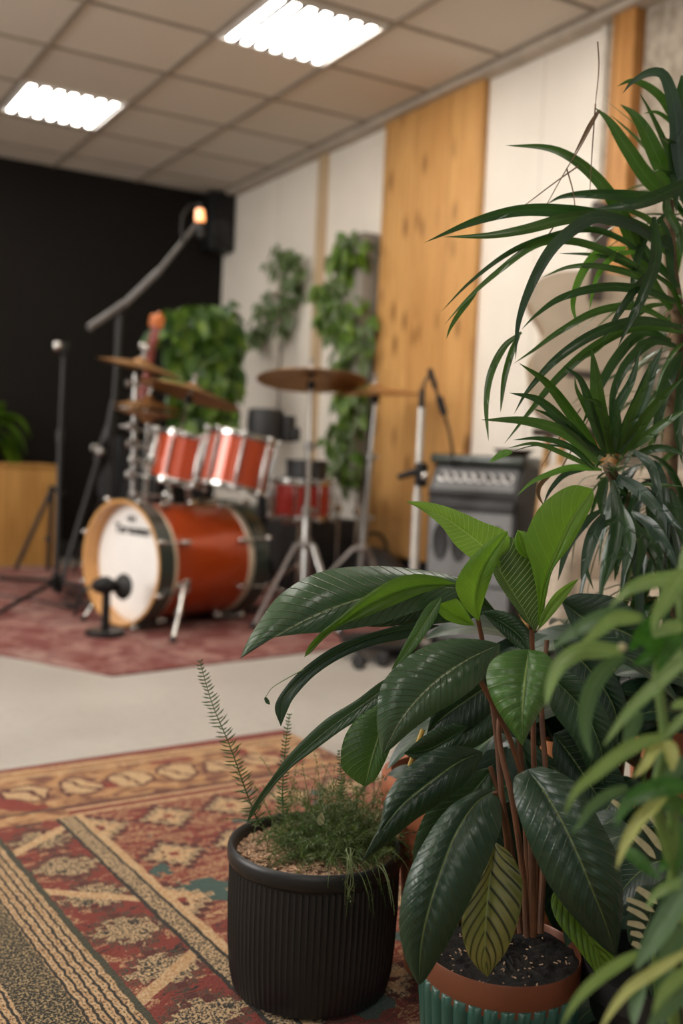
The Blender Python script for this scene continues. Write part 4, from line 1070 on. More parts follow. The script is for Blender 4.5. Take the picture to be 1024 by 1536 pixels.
# caster dolly near the plants
dq = FZ(556, 1000)
dl = thing('caster_dolly', 'low black dolly with small round castors on the concrete floor', 'dolly', (dq.x+0.12, dq.y+0.12, 0))
dc = Vector((dq.x+0.13, dq.y+0.14, 0))
MB().lathe([(0, 0.055), (0.15, 0.055), (0.165, 0.062), (0.165, 0.075), (0.15, 0.082), (0, 0.082)], dc, None, 36).build('platform', 'black', dl, True)
for k, q in enumerate((FZ(538, 1004), FZ(574, 1000), dc+Vector((0.13, 0.05, 0)), dc+Vector((-0.02, 0.15, 0)))):
    q = Vector((q.x, q.y, 0))
    MB().cyl(q+Vector((-0.014, -0.008, 0.029)), q+Vector((0.014, 0.008, 0.029)), 0.029, seg=20, bev=0.006).cyl(q+Vector((0, 0, 0.03)), q+Vector((0, 0, 0.062)), 0.008).build('castor', 'black_rubber', dl, True)
# ================================================================== PLANTS
def leaf3(M_, L_, R_, nu=9, nv=64, corr=0.0016, ncorr=15, slant=2.6, bulge=0.010, dl=0.0, dr=0.0, wave=0.0, seed=0, fold=0.0, mb=None):
    """leaf blade from its midrib M_ [(x,y,depth)...] and its two edges [(x,y)...]; real points in space"""
    rng = random.Random(seed)
    ph = rng.uniform(0, 6)
    Ms = cr(M_, nv)
    M2 = [(p[0], p[1]) for p in M_]
    Ls = cr([M2[0]]+[tuple(p[:2]) for p in L_]+[M2[-1]], nv)
    Rs = cr([M2[0]]+[tuple(p[:2]) for p in R_]+[M2[-1]], nv)
    vs = []; uvs = []; cols = 2*nu+1
    for j in range(nv):
        t = j/(nv-1); m = Ms[j]
        for i in range(-nu, nu+1):
            u = abs(i)/nu; e = Ls[j] if i < 0 else Rs[j]
            x = m[0]+(e[0]-m[0])*u; y = m[1]+(e[1]-m[1])*u
            env = sin(pi*min(1, max(0, t)))**0.6
            d = m[2]+(dl if i < 0 else dr)*u*u*env
            d -= bulge*sin(pi*min(u, 1)*0.62)*env*(1-0.35*u)
            fr = (t*ncorr-u*slant)
            d += corr*sin(2*pi*fr)*min(1, u*3.0)*env*(1-u*0.35)
            d += wave*sin(2*pi*(t*3.3)+ph+(1.6 if i < 0 else 0))*u*u*env
            if i == 0: d += 0.0022*env
            vs.append(P(x, y, d)); uvs.append((0.5+0.5*i/nu, t))
    fs = [(j*cols+i, j*cols+i+1, (j+1)*cols+i+1, (j+1)*cols+i) for j in range(nv-1) for i in range(cols-1)]
    if mb is None: mb = MB()
    mb.add(vs, fs, uvs); return mb
def leafpart(mat, M_, L_, R_, parent, name='leaf', rib=True, **k):
    o = leaf3(M_, L_, R_, **k).build(name, mat, parent, True, sharp=None)
    return o
def strap(path, w, d0, d1, bow=0.0, mb=None, n=34, tilt=0.25, vf=0.18, peak=0.3, base=0.35, zs=None, seed=0, dz=None):
    """long narrow blade: path of photo pixels base->tip, width in photo pixels at its widest"""
    pts = cr([(p[0], p[1]) for p in path], n)
    vs = []; uvs = []
    for j, (x, y) in enumerate(pts):
        t = j/(n-1)
        a = pts[max(j-1, 0)]; b = pts[min(j+1, n-1)]
        tx_, ty_ = b[0]-a[0], b[1]-a[1]; L = sqrt(tx_*tx_+ty_*ty_) or 1
        nx_, ny_ = -ty_/L, tx_/L
        if t < peak: wt = base+(1-base)*sin(pi/2*t/peak)
        else: wt = max(0.0, 1-((t-peak)/(1-peak))**2.2)
        wt *= w/2
        d = d0+(d1-d0)*t-bow*sin(pi*t)
        for i, u in enumerate((-1, -0.5, 0, 0.5, 1)):
            px = x+nx_*wt*u; py = y+ny_*wt*u
            mper = d/FPX
            dd = d+wt*mper*(u*tilt+(abs(u)-0.5)*-vf*2)
            vs.append(P(px, py, dd)); uvs.append((0.5+u*0.5, t))
    fs = [(j*5+i, j*5+i+1, (j+1)*5+i+1, (j+1)*5+i) for j in range(n-1) for i in range(4)]
    if mb is None: mb = MB()
    mb.add(vs, fs, uvs); return mb
def conv(pts, s, ox, oy): return [(ox+x*s, oy+y*s) for x, y in pts]

def space_leaf(mb, base, d, up, L, W, droop=0.5, n=10, fold=0.2, seed=0, curl=0.0):
    """free leaf in space: grows from base along d, faces up, droops"""
    base = Vector(base); d = Vector(d).normalized(); up = Vector(up)
    vs = []; uvs = []; p = base.copy(); t_ = d.copy(); g = Vector((0, 0, -1))
    st = L/(n-1)
    for j in range(n):
        t = j/(n-1)
        side = t_.cross(up)
        if side.length < 1e-3: side = t_.cross(Vector((1, 0, 0)))
        side.normalize(); nn = side.cross(t_).normalized()
        w = W*0.5*(sin(pi*min(1, t**0.75*1.0))**0.85 if 0 < t < 1 else 0.0)+0.0004
        for u in (-1, -0.5, 0, 0.5, 1):
            vs.append(p+side*w*u+nn*w*(abs(u))*fold); uvs.append((0.5+u*0.5, t))
        t_ = (t_+g*droop*st/L*1.6).normalized(); p = p+t_*st
    fs = [(j*5+i, j*5+i+1, (j+1)*5+i+1, (j+1)*5+i) for j in range(n-1) for i in range(4)]
    mb.add(vs, fs, uvs)

# ------------------------------------------------------------------ fluted / ribbed pots
def ribbed_pot(t, c, prof, nrib, depth, mat, name='pot', ribs=(0, 99), seg_per=6, z0=None):
    seg = nrib*seg_per
    def fn(a, j):
        if ribs[0] <= j <= ribs[1]: return 1-depth*abs(sin(nrib*a/2))**0.5 if depth > 0 else 1+depth*(1-abs(sin(nrib*a/2)))
        return 1
    return MB().lathe(prof, c, None, seg, fn).build(name, mat, t, True, sharp=50)

# ---- black ribbed pot with asparagus fern
fb = FZ(461, 1534); hd = Vector((fb.x, fb.y, 0)).normalized()
bc = fb+hd*0.103; bc.z = 0.0085
HB = 0.292
# rim height so that the rim sits where the photo shows it
dep = (Vector((bc.x, bc.y, 0.28))-CO).dot(CM @ Vector((0, 0, -1)))
RB_ = 263/2/FPX*dep
bp = thing('potted_fern', 'feathery green fern in a matte black ribbed pot on the patterned rug', 'potted plant', tuple(bc))
zr = P(463, 1262, dep).z
HB = zr-bc.z
r = RB_
prof = [(0, 0), (r*0.82, 0), (r*0.895, 0.006), (r*0.935, 0.03), (r*0.96, 0.07), (r*0.975, 0.13), (r*0.975, 0.19), (r*0.965, HB-0.040), (r*0.96, HB-0.026)]
ribbed_pot(bp, bc, prof, 88, 0.016, 'blackpot', ribs=(3, 7), seg_per=5)
MB().lathe([(r*0.93, HB-0.028), (r*0.98, HB-0.0265), (r*1.0, HB-0.021), (r*1.0, HB-0.008), (r*0.988, HB-0.002), (r*0.96, HB), (r*0.925, HB-0.003), (r*0.905, HB-0.010), (r*0.90, HB-0.05), (r*0.88, HB-0.12)],
           bc, None, 96).build('rim', 'blackpot', bp, True, sharp=60)
zs = HB-0.018
srng = random.Random(5)
sv = [Vector((bc.x, bc.y, bc.z+zs+0.008))]; sf = []; NR, NS = 14, 72
for i in range(1, NR+1):
    for k in range(NS):
        a = 2*pi*k/NS; rr_ = r*0.90*i/NR
        sv.append(Vector((bc.x+rr_*cos(a), bc.y+rr_*sin(a), bc.z+zs+0.008*(1-i/NR)+srng.uniform(-0.003, 0.003))))
for k in range(NS): sf.append((0, 1+k, 1+(k+1) % NS))
for i in range(1, NR):
    for k in range(NS): sf.append((1+(i-1)*NS+k, 1+i*NS+k, 1+i*NS+(k+1) % NS, 1+(i-1)*NS+(k+1) % NS))
MB().add(sv, sf).build('mulch', 'mulch', bp, True)
ch = MB()
for k in range(1500):
    a = srng.uniform(0, 2*pi); q = r*0.87*sqrt(srng.random())
    Rm = RZ(srng.uniform(0, 6)) @ RX(srng.uniform(-0.6, 0.6)) @ RY(srng.uniform(-0.6, 0.6))
    ch.box((bc.x+q*cos(a), bc.y+q*sin(a), bc.z+zs+0.009*(1-q/r)+srng.uniform(0.0, 0.003)), (srng.uniform(0.003, 0.009), srng.uniform(0.0015, 0.004), 0.001), Rm)
o = ch.build('wood_chips', 'chip', bp, True, weld=False); o['kind'] = 'stuff'
# feathery foliage: arching stems with whorls of fine needles
def fern_stem(mb, base, d, L, droop, rng, nl=0.012, dens=3.6, thin=0.00045, mb2=None):
    p = Vector(base); t_ = Vector(d).normalized(); n = max(6, int(L/0.006)); st = L/n; pts = [p.copy()]
    for j in range(n):
        t_ = (t_+Vector((0, 0, -1))*droop*st/L+Vector((rng.uniform(-1, 1), rng.uniform(-1, 1), rng.uniform(-1, 1)))*0.05).normalized()
        p = p+t_*st; pts.append(p.copy())
    mb.tube(pts, 0.0007, 4, 0.0003)
    for j in range(1, n+1):
        frac = j/n
        for q in range(int(dens)+(1 if rng.random() < dens % 1 else 0)):
            a = rng.uniform(0, 2*pi)
            tt = (pts[j]-pts[j-1]).normalized()
            x = tt.cross(Vector((0.3, 0.2, 1))).normalized(); y = tt.cross(x)
            dd = ((x*cos(a)+y*sin(a))*1.0+tt*rng.uniform(0.2, 0.9)).normalized()
            ln = nl*rng.uniform(0.6, 1.3)*(1-0.5*frac)
            sd = dd.cross(tt).normalized()*thin
            b_ = pts[j]; m_ = mb2 if (mb2 is not None and rng.random() < 0.24) else mb
            m_.add([b_-sd, b_+sd, b_+dd*ln*0.6+sd, b_+dd*ln, b_+dd*ln*0.6-sd], [(0, 1, 2, 3, 4)], [(0.3, 0), (0.7, 0), (0.7, .6), (.5, 1), (.3, .6)])
frng = random.Random(21)
fo = MB(); fp_ = MB()
top0 = Vector((bc.x, bc.y, bc.z+zs+0.006))
cent = [(0.20, 0.15, 1.0), (-0.25, 0.30, 0.85), (0.55, 0.35, 0.9), (0.45, -0.20, 0.8), (0.10, -0.10, 0.75)]
for k in range(330):
    cx_, cy_, hgt = cent[frng.choice((0, 0, 0, 1, 2, 2, 3, 3, 4))]
    b_ = top0+CRt*(r*(cx_+frng.gauss(0, 0.17)))+CF*(r*(cy_+frng.gauss(0, 0.20)))
    if (b_-top0).length > r*0.85: continue
    a = frng.uniform(0, 2*pi); sp_r = frng.uniform(0.1, 0.9)
    d = Vector((cos(a)*sp_r, sin(a)*sp_r, frng.uniform(0.5, 1.1)))
    fern_stem(fo, b_, d, frng.uniform(0.05, 0.14)*hgt+0.015, frng.uniform(0.5, 2.4), frng, mb2=fp_)
for k in range(80):   # low spreading stems toward the left
    b_ = top0+CRt*(r*frng.uniform(-0.15, 0.35))+CF*(r*frng.uniform(-0.35, 0.45))
    d = (-CRt*frng.uniform(0.5, 1.0)+CF*frng.uniform(-0.6, 0.7)+Vector((0, 0, frng.uniform(0.3, 0.9))))
    fern_stem(fo, b_, d, frng.uniform(0.05, 0.10), frng.uniform(1.0, 2.2), frng, mb2=fp_)
for k in range(34):   # the lighter tangled stems that spill over the front rim
    b_ = top0+CRt*(r*frng.uniform(0.10, 0.75))-CF*(r*frng.uniform(0.1, 0.6))+Vector((0, 0, 0.01))
    d = (CRt*frng.uniform(-0.3, 0.8)-CF*frng.uniform(0.3, 1.0)+Vector((0, 0, frng.uniform(0.4, 1.1))))
    fern_stem(fp_ if k % 2 else fo, b_, d, frng.uniform(0.05, 0.11), frng.uniform(1.8, 3.2), frng, nl=0.007, dens=1.6, thin=0.0003)
for k in range(7):    # strands hanging over the rim
    e = [P(520+frng.uniform(-6, 12), 1275+frng.uniform(-5, 5), dep-r-0.0), P(523+frng.uniform(-4, 6), 1300, dep-r-0.012), P(523+frng.uniform(-6, 8), 1322, dep-r-0.010), P(524+frng.uniform(-8, 10), 1340+frng.uniform(-8, 20), dep-r-0.006)]
    fp_.tube([Vector(p) for p in cr([tuple(p) for p in e], 12)], 0.0007, 4, 0.0003)
def fixuv(mb):
    for k, f in enumerate(mb.f):
        if k not in mb.uv: mb.uv[k] = [(0.5, 0.5)]*len(f)
fixuv(fo); fixuv(fp_)
fo.build('foliage', 'needle', bp, True, sharp=None); fp_.build('pale_foliage', 'needle_pale', bp, True, sharp=None)
# two upright bottlebrush fronds
def frond(path, d, nleaf, ln, name='frond'):
    mb = MB(); pts = [P(x, y, d_) for x, y, d_ in cr([(x, y, dd) for (x, y), dd in zip(path, d)], 60)]
    mb.tube(pts, 0.0013, 6, 0.0005)
    rg = random.Random(len(path)+nleaf)
    for k in range(nleaf):
        t = (k+0.5)/nleaf; i = min(58, int(t*59)); p = pts[i].lerp(pts[i+1], t*59-i); tt = (pts[i+1]-pts[i]).normalized()
        x = (CM @ Vector((1, 0, 0))); x = (x-tt*x.dot(tt)).normalized(); y = tt.cross(x)
        lnn = ln*(0.95-0.6*t**3)*rg.uniform(0.8, 1.15)
        for s in (-1, 1):
            az = rg.uniform(-0.9, 0.9)
            dd = (x*s*cos(az)+y*sin(az)+tt*0.30).normalized()
            sd = dd.cross(y).normalized()*0.0011
            mb.add([p-sd*0.6, p+sd*0.6, p+dd*lnn*0.55+sd, p+dd*lnn+tt*0.001, p+dd*lnn*0.55-sd], [(0, 1, 2, 3, 4)], [(0.3, 0), (0.7, 0), (.7, .6), (.5, 1), (.3, .6)])
    fixuv(mb); mb.build(name, 'frond', bp, True, sharp=None)
frond([(388, 1235), (370, 1190), (345, 1120), (318, 1055), (299, 990)], [dep-0.02, dep-0.03, dep-0.04, dep-0.05, dep-0.05], 46, 0.020)
frond([(424, 1225), (424, 1170), (429, 1110), (434, 1070)], [dep, dep, dep, dep], 30, 0.013)
frond([(505, 1240), (512, 1180), (508, 1125)], [dep+0.02, dep+0.04, dep+0.05], 26, 0.012)
lo_ = MB()
space_leaf(lo_, P(480, 1238, dep-0.03), CM @ Vector((0.1, 1, 0.2)), CM @ Vector((0, 0.1, 1)), 0.022, 0.011, 0.2)
lo_.build('dead_leaf', 'cream_leaf', bp, True, sharp=None)

# ---- aroid in the teal pot ------------------------------------------------
tz = 0.262; tdep = 1.285
tc = P(752, 1412, tdep); tc = Vector((tc.x, tc.y, 0.0085)); tH = P(752, 1420, tdep).z-tc.z
tp_ = thing('potted_foliage_plant', 'large glossy broad-leaved plant in the fluted teal pot with copper rim band', 'potted plant', tuple(tc))
tr_ = 122/FPX*tdep
NF = 32
def flute(a, j): return 1.0-0.045*(1-abs(cos(NF*a/2))**0.7)
MB().lathe([(0, 0), (tr_*0.80, 0), (tr_*0.84, 0.004), (tr_*0.90, 0.05), (tr_*1.0, tH-0.045), (tr_*1.005, tH-0.032), (tr_*0.97, tH-0.030), (0.5*tr_, tH-0.05)], tc, None, NF*8,
           lambda a, j: flute(a, j) if 1 <= j <= 5 else 1).build('pot', 'teal', tp_, True, sharp=60)
MB().lathe([(tr_*0.965, tH-0.040), (tr_*0.975, tH-0.038), (tr_*0.965, tH-0.002), (tr_*0.958, tH), (tr_*0.945, tH-0.002), (tr_*0.93, tH-0.05)], tc, None, 96).build('rim_band', 'copper', tp_, True, sharp=60)
sv = [Vector((tc.x, tc.y, tc.z+tH-0.012))]; sf = []
for i in range(1, NR+1):
    for k in range(NS):
        a = 2*pi*k/NS; rr_ = tr_*0.94*i/NR
        sv.append(Vector((tc.x+rr_*cos(a), tc.y+rr_*sin(a), tc.z+tH-0.010+0.006*(1-i/NR)+srng.uniform(-0.003, 0.003))))
for k in range(NS): sf.append((0, 1+k, 1+(k+1) % NS))
for i in range(1, NR):
    for k in range(NS): sf.append((1+(i-1)*NS+k, 1+i*NS+k, 1+i*NS+(k+1) % NS, 1+(i-1)*NS+(k+1) % NS))
MB().add(sv, sf).build('soil', 'soil', tp_, True)
ch = MB()
for k in range(90):
    a = srng.uniform(0, 2*pi); q = tr_*0.88*sqrt(srng.random())
    ch.box((tc.x+q*cos(a), tc.y+q*sin(a), tc.z+tH-0.006+srng.uniform(0, 0.003)), (srng.uniform(0.001, 0.006), 0.0015, 0.001), RZ(srng.uniform(0, 6)) @ RY(srng.uniform(-.6, .6)))
o = ch.build('bark_bits', 'chip', tp_, True, weld=False); o['kind'] = 'stuff'
# stems
stems = [[(800, 1405, 1.30), (797, 1300, 1.30), (790, 1200, 1.31), (765, 1110, 1.31), (725, 1030, 1.30), (700, 985, 1.30)],
         [(790, 1405, 1.28), (785, 1320, 1.29), (768, 1200, 1.30), (748, 1100, 1.32), (760, 1010, 1.33)],
         [(805, 1400, 1.33), (806, 1260, 1.34), (800, 1130, 1.34), (800, 1020, 1.34), (797, 945, 1.33)],
         [(795, 1400, 1.33), (790, 1280, 1.35), (782, 1150, 1.36), (770, 1060, 1.37), (740, 980, 1.37)],
         [(780, 1400, 1.31), (770, 1300, 1.33), (752, 1190, 1.34), (745, 1110, 1.36), (730, 1000, 1.37), (716, 925, 1.36)],
         [(810, 1400, 1.31), (815, 1280, 1.33), (818, 1160, 1.36), (812, 1060, 1.38), (820, 960, 1.39)],
         [(775, 1400, 1.35), (762, 1310, 1.37), (757, 1220, 1.38), (735, 1150, 1.39)],
         [(800, 1400, 1.27), (800, 1320, 1.27), (797, 1230, 1.27), (793, 1158, 1.24)],
         [(770, 1400, 1.27), (765, 1330, 1.27), (757, 1240, 1.26), (742, 1188, 1.25)]]
for st in stems:
    MB().tube([P(*p) for p in cr(st, 36)], 0.0044, 10, 0.0032).build('stem', 'stem_red', tp_, True)
MB().tube([P(*p) for p in cr([(634, 1095, 1.40), (625, 1120, 1.39), (614, 1150, 1.38)], 10)], 0.0035, 8).build('yellow_stem', 'stem_yellow', tp_, True)
Lf = lambda mat, M_, L_, R_, **k: leafpart(mat, M_, L_, R_, tp_, **k)
# A1 big leaf reaching left
Lf('lf_shine', [(712, 885, 1.36), (640, 880, 1.335), (560, 893, 1.30), (480, 920, 1.26), (410, 957, 1.235), (360, 988, 1.225)],
   [(690, 868), (640, 856), (560, 849), (480, 858), (420, 892), (385, 938), (368, 968)],
   [(690, 895), (630, 915), (570, 935), (500, 947), (440, 952), (405, 958), (378, 973)], bulge=0.006, dl=0.03, corr=0.0022, ncorr=24, slant=4, seed=1)
# A2 bright folded underside
Lf('lf_fold', [(684, 876, 1.325), (620, 880, 1.30), (560, 903, 1.265), (505, 940, 1.25), (475, 962, 1.255), (456, 986, 1.26)],
   [(660, 866), (625, 861), (590, 868), (550, 892), (508, 927), (478, 951), (462, 970)],
   [(665, 880), (630, 891), (578, 913), (542, 928), (512, 939), (486, 958), (466, 979)], corr=0.0004, bulge=0.01, seed=2)
# A3 greyish leaf behind
Lf('lf_shine', [(700, 900, 1.42), (640, 905, 1.42), (580, 925, 1.41), (500, 934, 1.40)],
   [(670, 888), (630, 888), (590, 902), (540, 922)], [(670, 918), (630, 930), (580, 940), (530, 938)], seed=3)
Lf('lf_dark', [(742, 915, 1.44), (690, 895, 1.43), (640, 900, 1.42), (585, 935, 1.41)],
   [(710, 880), (670, 872), (630, 885), (600, 915)], [(700, 930), (660, 935), (620, 940), (600, 938)], seed=33)
# A4 long drooping strap leaf
Lf('lf_deep', [(660, 938, 1.38), (600, 945, 1.36), (540, 962, 1.34), (487, 990, 1.32), (450, 1018, 1.31), (425, 1048, 1.30), (421, 1090, 1.30)],
   [(620, 935), (560, 948), (505, 968), (460, 998), (430, 1028), (412, 1060)],
   [(620, 955), (560, 968), (510, 988), (470, 1015), (440, 1048), (430, 1068)], corr=0.0003, bulge=0.004, seed=4)
MB().tube([P(*p) for p in cr([(456, 1004, 1.31), (430, 1018, 1.305), (408, 1032, 1.30), (398, 1046, 1.30)], 20)], 0.0008, 5, 0.0004).build('tendril', 'stem_green', tp_, True)
Lf('lf_dark', [(398, 1045, 1.30), (400, 1050, 1.30), (405, 1057, 1.30)], [(396, 1048), (399, 1055)], [(401, 1047), (404, 1052)], nv=10, nu=3, corr=0, bulge=0.001)
# A6 folded edge-on leaf
Lf('lf_mid', [(662, 895, 1.33), (640, 930, 1.32), (612, 972, 1.31), (586, 1006, 1.31)],
   [(642, 906), (622, 938), (600, 978)], [(658, 918), (634, 958), (605, 992)], corr=0.0003, bulge=0.002, seed=6)
# A7 long leaf down to the black pot
Lf('lf_shine', [(600, 1012, 1.37), (560, 1045, 1.355), (500, 1088, 1.345), (440, 1140, 1.33), (400, 1183, 1.33), (370, 1234, 1.345)],
   [(575, 1020), (534, 1050), (487, 1080), (437, 1128), (405, 1170), (378, 1210)],
   [(590, 1045), (560, 1068), (519, 1091), (468, 1128), (433, 1155), (398, 1195), (378, 1225)], corr=0.001, ncorr=24, slant=3, bulge=0.006, seed=7)
# A8 ribbed hanging leaf
Lf('lf_mid', [(596, 1040, 1.36), (575, 1085, 1.345), (560, 1130, 1.335), (547, 1180, 1.335)],
   [(570, 1055), (535, 1078), (515, 1110), (512, 1150), (528, 1168)],
   [(598, 1075), (590, 1110), (576, 1145), (562, 1170)], corr=0.0022, ncorr=14, slant=3.4, seed=8)
# A9 large leaf front-left
Lf('lf_shine', [(750, 966, 1.31), (700, 990, 1.275), (650, 1025, 1.245), (605, 1075, 1.225), (573, 1132, 1.225)],
   [(725, 960), (680, 958), (640, 968), (600, 994), (572, 1028), (565, 1075), (568, 1108)],
   [(748, 985), (725, 1018), (690, 1048), (650, 1072), (615, 1098), (588, 1122)], corr=0.0016, ncorr=15, slant=2.6, dl=0.015, dr=0.02, bulge=0.012, seed=9)
# A10 bright front leaf
Lf('lf_mid', [(792, 974, 1.26), (787, 1020, 1.225), (783, 1070, 1.205), (784, 1119, 1.205)],
   [(765, 976), (738, 990), (729, 1015), (738, 1050), (760, 1088), (776, 1110)],
   [(818, 980), (833, 1000), (830, 1035), (812, 1065), (797, 1090), (788, 1110)], corr=0.0013, ncorr=9, slant=1.6, bulge=0.010, dl=0.02, dr=0.02, seed=10)
# A11 matte leaf left of the pot
Lf('lf_deep', [(724, 1128, 1.30), (690, 1142, 1.275), (655, 1166, 1.25), (604, 1207, 1.23), (572, 1246, 1.225), (543, 1292, 1.225)],
   [(700, 1120), (668, 1120), (630, 1136), (598, 1165), (577, 1200), (570, 1235), (556, 1264)],
   [(720, 1142), (702, 1170), (662, 1203), (620, 1232), (590, 1257), (560, 1281)], corr=0.0015, ncorr=13, slant=2.4, dl=0.012, dr=0.02, seed=11)
# A12 big hanging leaf over the pot, front left
Lf('lf_deep', [(742, 1184, 1.26), (712, 1206, 1.225), (684, 1249, 1.195), (662, 1304, 1.175), (644, 1360, 1.165), (632, 1415, 1.165), (628, 1478, 1.17)],
   [(715, 1186), (672, 1212), (636, 1262), (610, 1318), (598, 1380), (605, 1430), (618, 1462)],
   [(750, 1200), (752, 1236), (738, 1278), (710, 1340), (680, 1400), (652, 1448), (636, 1472)], corr=0.0022, ncorr=17, slant=2.5, bulge=0.014, dl=0.02, dr=0.02, seed=12)
# A13 big hanging leaf right
Lf('lf_deep', [(791, 1154, 1.24), (815, 1186, 1.21), (842, 1231, 1.185), (868, 1286, 1.17), (888, 1335, 1.165), (908, 1385, 1.17), (924, 1436, 1.18)],
   [(772, 1165), (770, 1190), (780, 1230), (802, 1286), (828, 1335), (868, 1385), (902, 1420)],
   [(812, 1150), (842, 1160), (872, 1182), (897, 1227), (925, 1283), (934, 1340), (931, 1395)], corr=0.0020, ncorr=14, slant=2.4, bulge=0.014, dl=0.02, dr=0.02, seed=13)
# A14 yellowing leaf
Lf('lf_varieg', [(742, 1262, 1.255), (735, 1310, 1.235), (729, 1370, 1.22), (727, 1425, 1.215), (731, 1466, 1.215)],
   [(722, 1300), (702, 1345), (692, 1388), (701, 1430), (716, 1452)],
   [(765, 1280), (783, 1320), (779, 1372), (760, 1425), (742, 1450)], corr=0.0015, ncorr=9, slant=2.6, seed=14)
# A15 lime banded leaf
Lf('lf_under', [(835, 1330, 1.25), (860, 1370, 1.235), (888, 1415, 1.225), (914, 1462, 1.22)],
   [(826, 1350), (833, 1378), (858, 1412), (885, 1448), (900, 1466)],
   [(860, 1330), (892, 1360), (914, 1400), (921, 1440)], corr=0.0015, ncorr=9, slant=2.2, seed=15)
# young leaves at the crown
Lf('lf_lime', [(775, 855, 1.355), (735, 828, 1.34), (700, 800, 1.33), (660, 773, 1.325), (608, 752, 1.32)],
   [(765, 835), (761, 800), (724, 783), (676, 762), (640, 753)],
   [(740, 850), (708, 838), (683, 818), (662, 790), (632, 765)], corr=0.0011, ncorr=26, slant=2.6, bulge=0.004, seed=16)
Lf('lf_young', [(718, 932, 1.30), (712, 900, 1.29), (725, 850, 1.28), (762, 796, 1.28)],
   [(697, 912), (683, 880), (694, 852), (722, 820), (745, 803)],
   [(722, 912), (732, 880), (747, 838), (757, 812)], corr=0.0005, bulge=0.007, seed=17)
Lf('lf_young', [(806, 940, 1.32), (815, 880, 1.31), (835, 830, 1.305), (858, 780, 1.30), (889, 733, 1.30)],
   [(806, 900), (797, 850), (787, 815), (800, 775), (822, 748), (858, 728)],
   [(818, 900), (829, 855), (853, 822), (876, 782), (890, 750)], corr=0.0005, bulge=0.008, seed=18)
Lf('lf_young', [(792, 838, 1.325), (782, 818, 1.325), (776, 795, 1.325)], [(778, 830), (771, 812)], [(795, 820), (792, 800)], nv=20, nu=4, corr=0, seed=19)
Lf('lf_zebra', [(802, 948, 1.345), (785, 915, 1.345), (762, 878, 1.345), (746, 846, 1.345), (752, 806, 1.345)],
   [(780, 920), (757, 890), (738, 855), (742, 825)],
   [(815, 920), (818, 880), (812, 848), (788, 818), (768, 806)], corr=0.0014, ncorr=22, slant=4.0, bulge=0.004, seed=20)
Lf('lf_lime', [(806, 946, 1.335), (822, 910, 1.34), (845, 885, 1.345), (868, 868, 1.35)], [(812, 922), (830, 892), (850, 876)], [(822, 930), (845, 902), (860, 880)], nv=30, nu=4, corr=0.0004, seed=21)
Lf('lf_young', [(712, 938, 1.36), (690, 926, 1.36), (665, 910, 1.355), (652, 898, 1.35)], [(700, 918), (685, 898), (665, 892)], [(695, 938), (670, 930), (655, 915)], corr=0.0005, seed=22)
Lf('lf_dark', [(722, 918, 1.38), (755, 935, 1.375), (780, 955, 1.37), (795, 978, 1.36)], [(745, 915), (775, 925), (795, 950)], [(740, 938), (765, 962), (783, 975)], seed=23)
Lf('lf_mid', [(765, 870, 1.39), (790, 900, 1.39), (800, 930, 1.38)], [(775, 862), (800, 880), (808, 910)], [(760, 890), (775, 915), (790, 935)], seed=24)
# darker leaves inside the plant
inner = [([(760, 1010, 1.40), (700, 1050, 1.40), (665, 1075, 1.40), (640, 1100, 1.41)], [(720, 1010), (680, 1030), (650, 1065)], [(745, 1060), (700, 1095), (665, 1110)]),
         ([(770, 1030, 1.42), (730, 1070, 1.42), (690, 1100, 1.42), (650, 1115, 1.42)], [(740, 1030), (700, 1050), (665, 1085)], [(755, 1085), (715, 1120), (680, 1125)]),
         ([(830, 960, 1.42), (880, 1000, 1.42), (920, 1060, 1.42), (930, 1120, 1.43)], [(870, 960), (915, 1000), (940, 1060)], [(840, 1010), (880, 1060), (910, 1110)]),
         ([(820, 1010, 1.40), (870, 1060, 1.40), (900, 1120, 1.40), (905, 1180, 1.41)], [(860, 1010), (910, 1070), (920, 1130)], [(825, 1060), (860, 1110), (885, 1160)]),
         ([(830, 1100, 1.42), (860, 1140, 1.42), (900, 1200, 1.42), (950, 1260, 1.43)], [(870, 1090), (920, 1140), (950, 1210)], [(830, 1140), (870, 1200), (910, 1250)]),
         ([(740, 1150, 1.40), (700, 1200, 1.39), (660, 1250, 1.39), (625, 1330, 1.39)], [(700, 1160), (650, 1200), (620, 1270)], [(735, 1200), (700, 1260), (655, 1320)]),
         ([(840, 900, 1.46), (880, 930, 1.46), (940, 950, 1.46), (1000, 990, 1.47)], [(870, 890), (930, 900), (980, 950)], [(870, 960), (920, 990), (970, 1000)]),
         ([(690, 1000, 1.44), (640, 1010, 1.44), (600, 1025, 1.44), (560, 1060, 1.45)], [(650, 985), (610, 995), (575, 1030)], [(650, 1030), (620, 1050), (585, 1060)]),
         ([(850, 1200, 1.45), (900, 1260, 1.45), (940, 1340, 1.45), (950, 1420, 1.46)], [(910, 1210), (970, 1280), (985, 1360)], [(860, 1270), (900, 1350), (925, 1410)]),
         ([(700, 1090, 1.37), (670, 1110, 1.37), (640, 1125, 1.38), (605, 1130, 1.38)], [(680, 1085), (650, 1095), (625, 1112)], [(680, 1120), (650, 1138), (625, 1140)])]
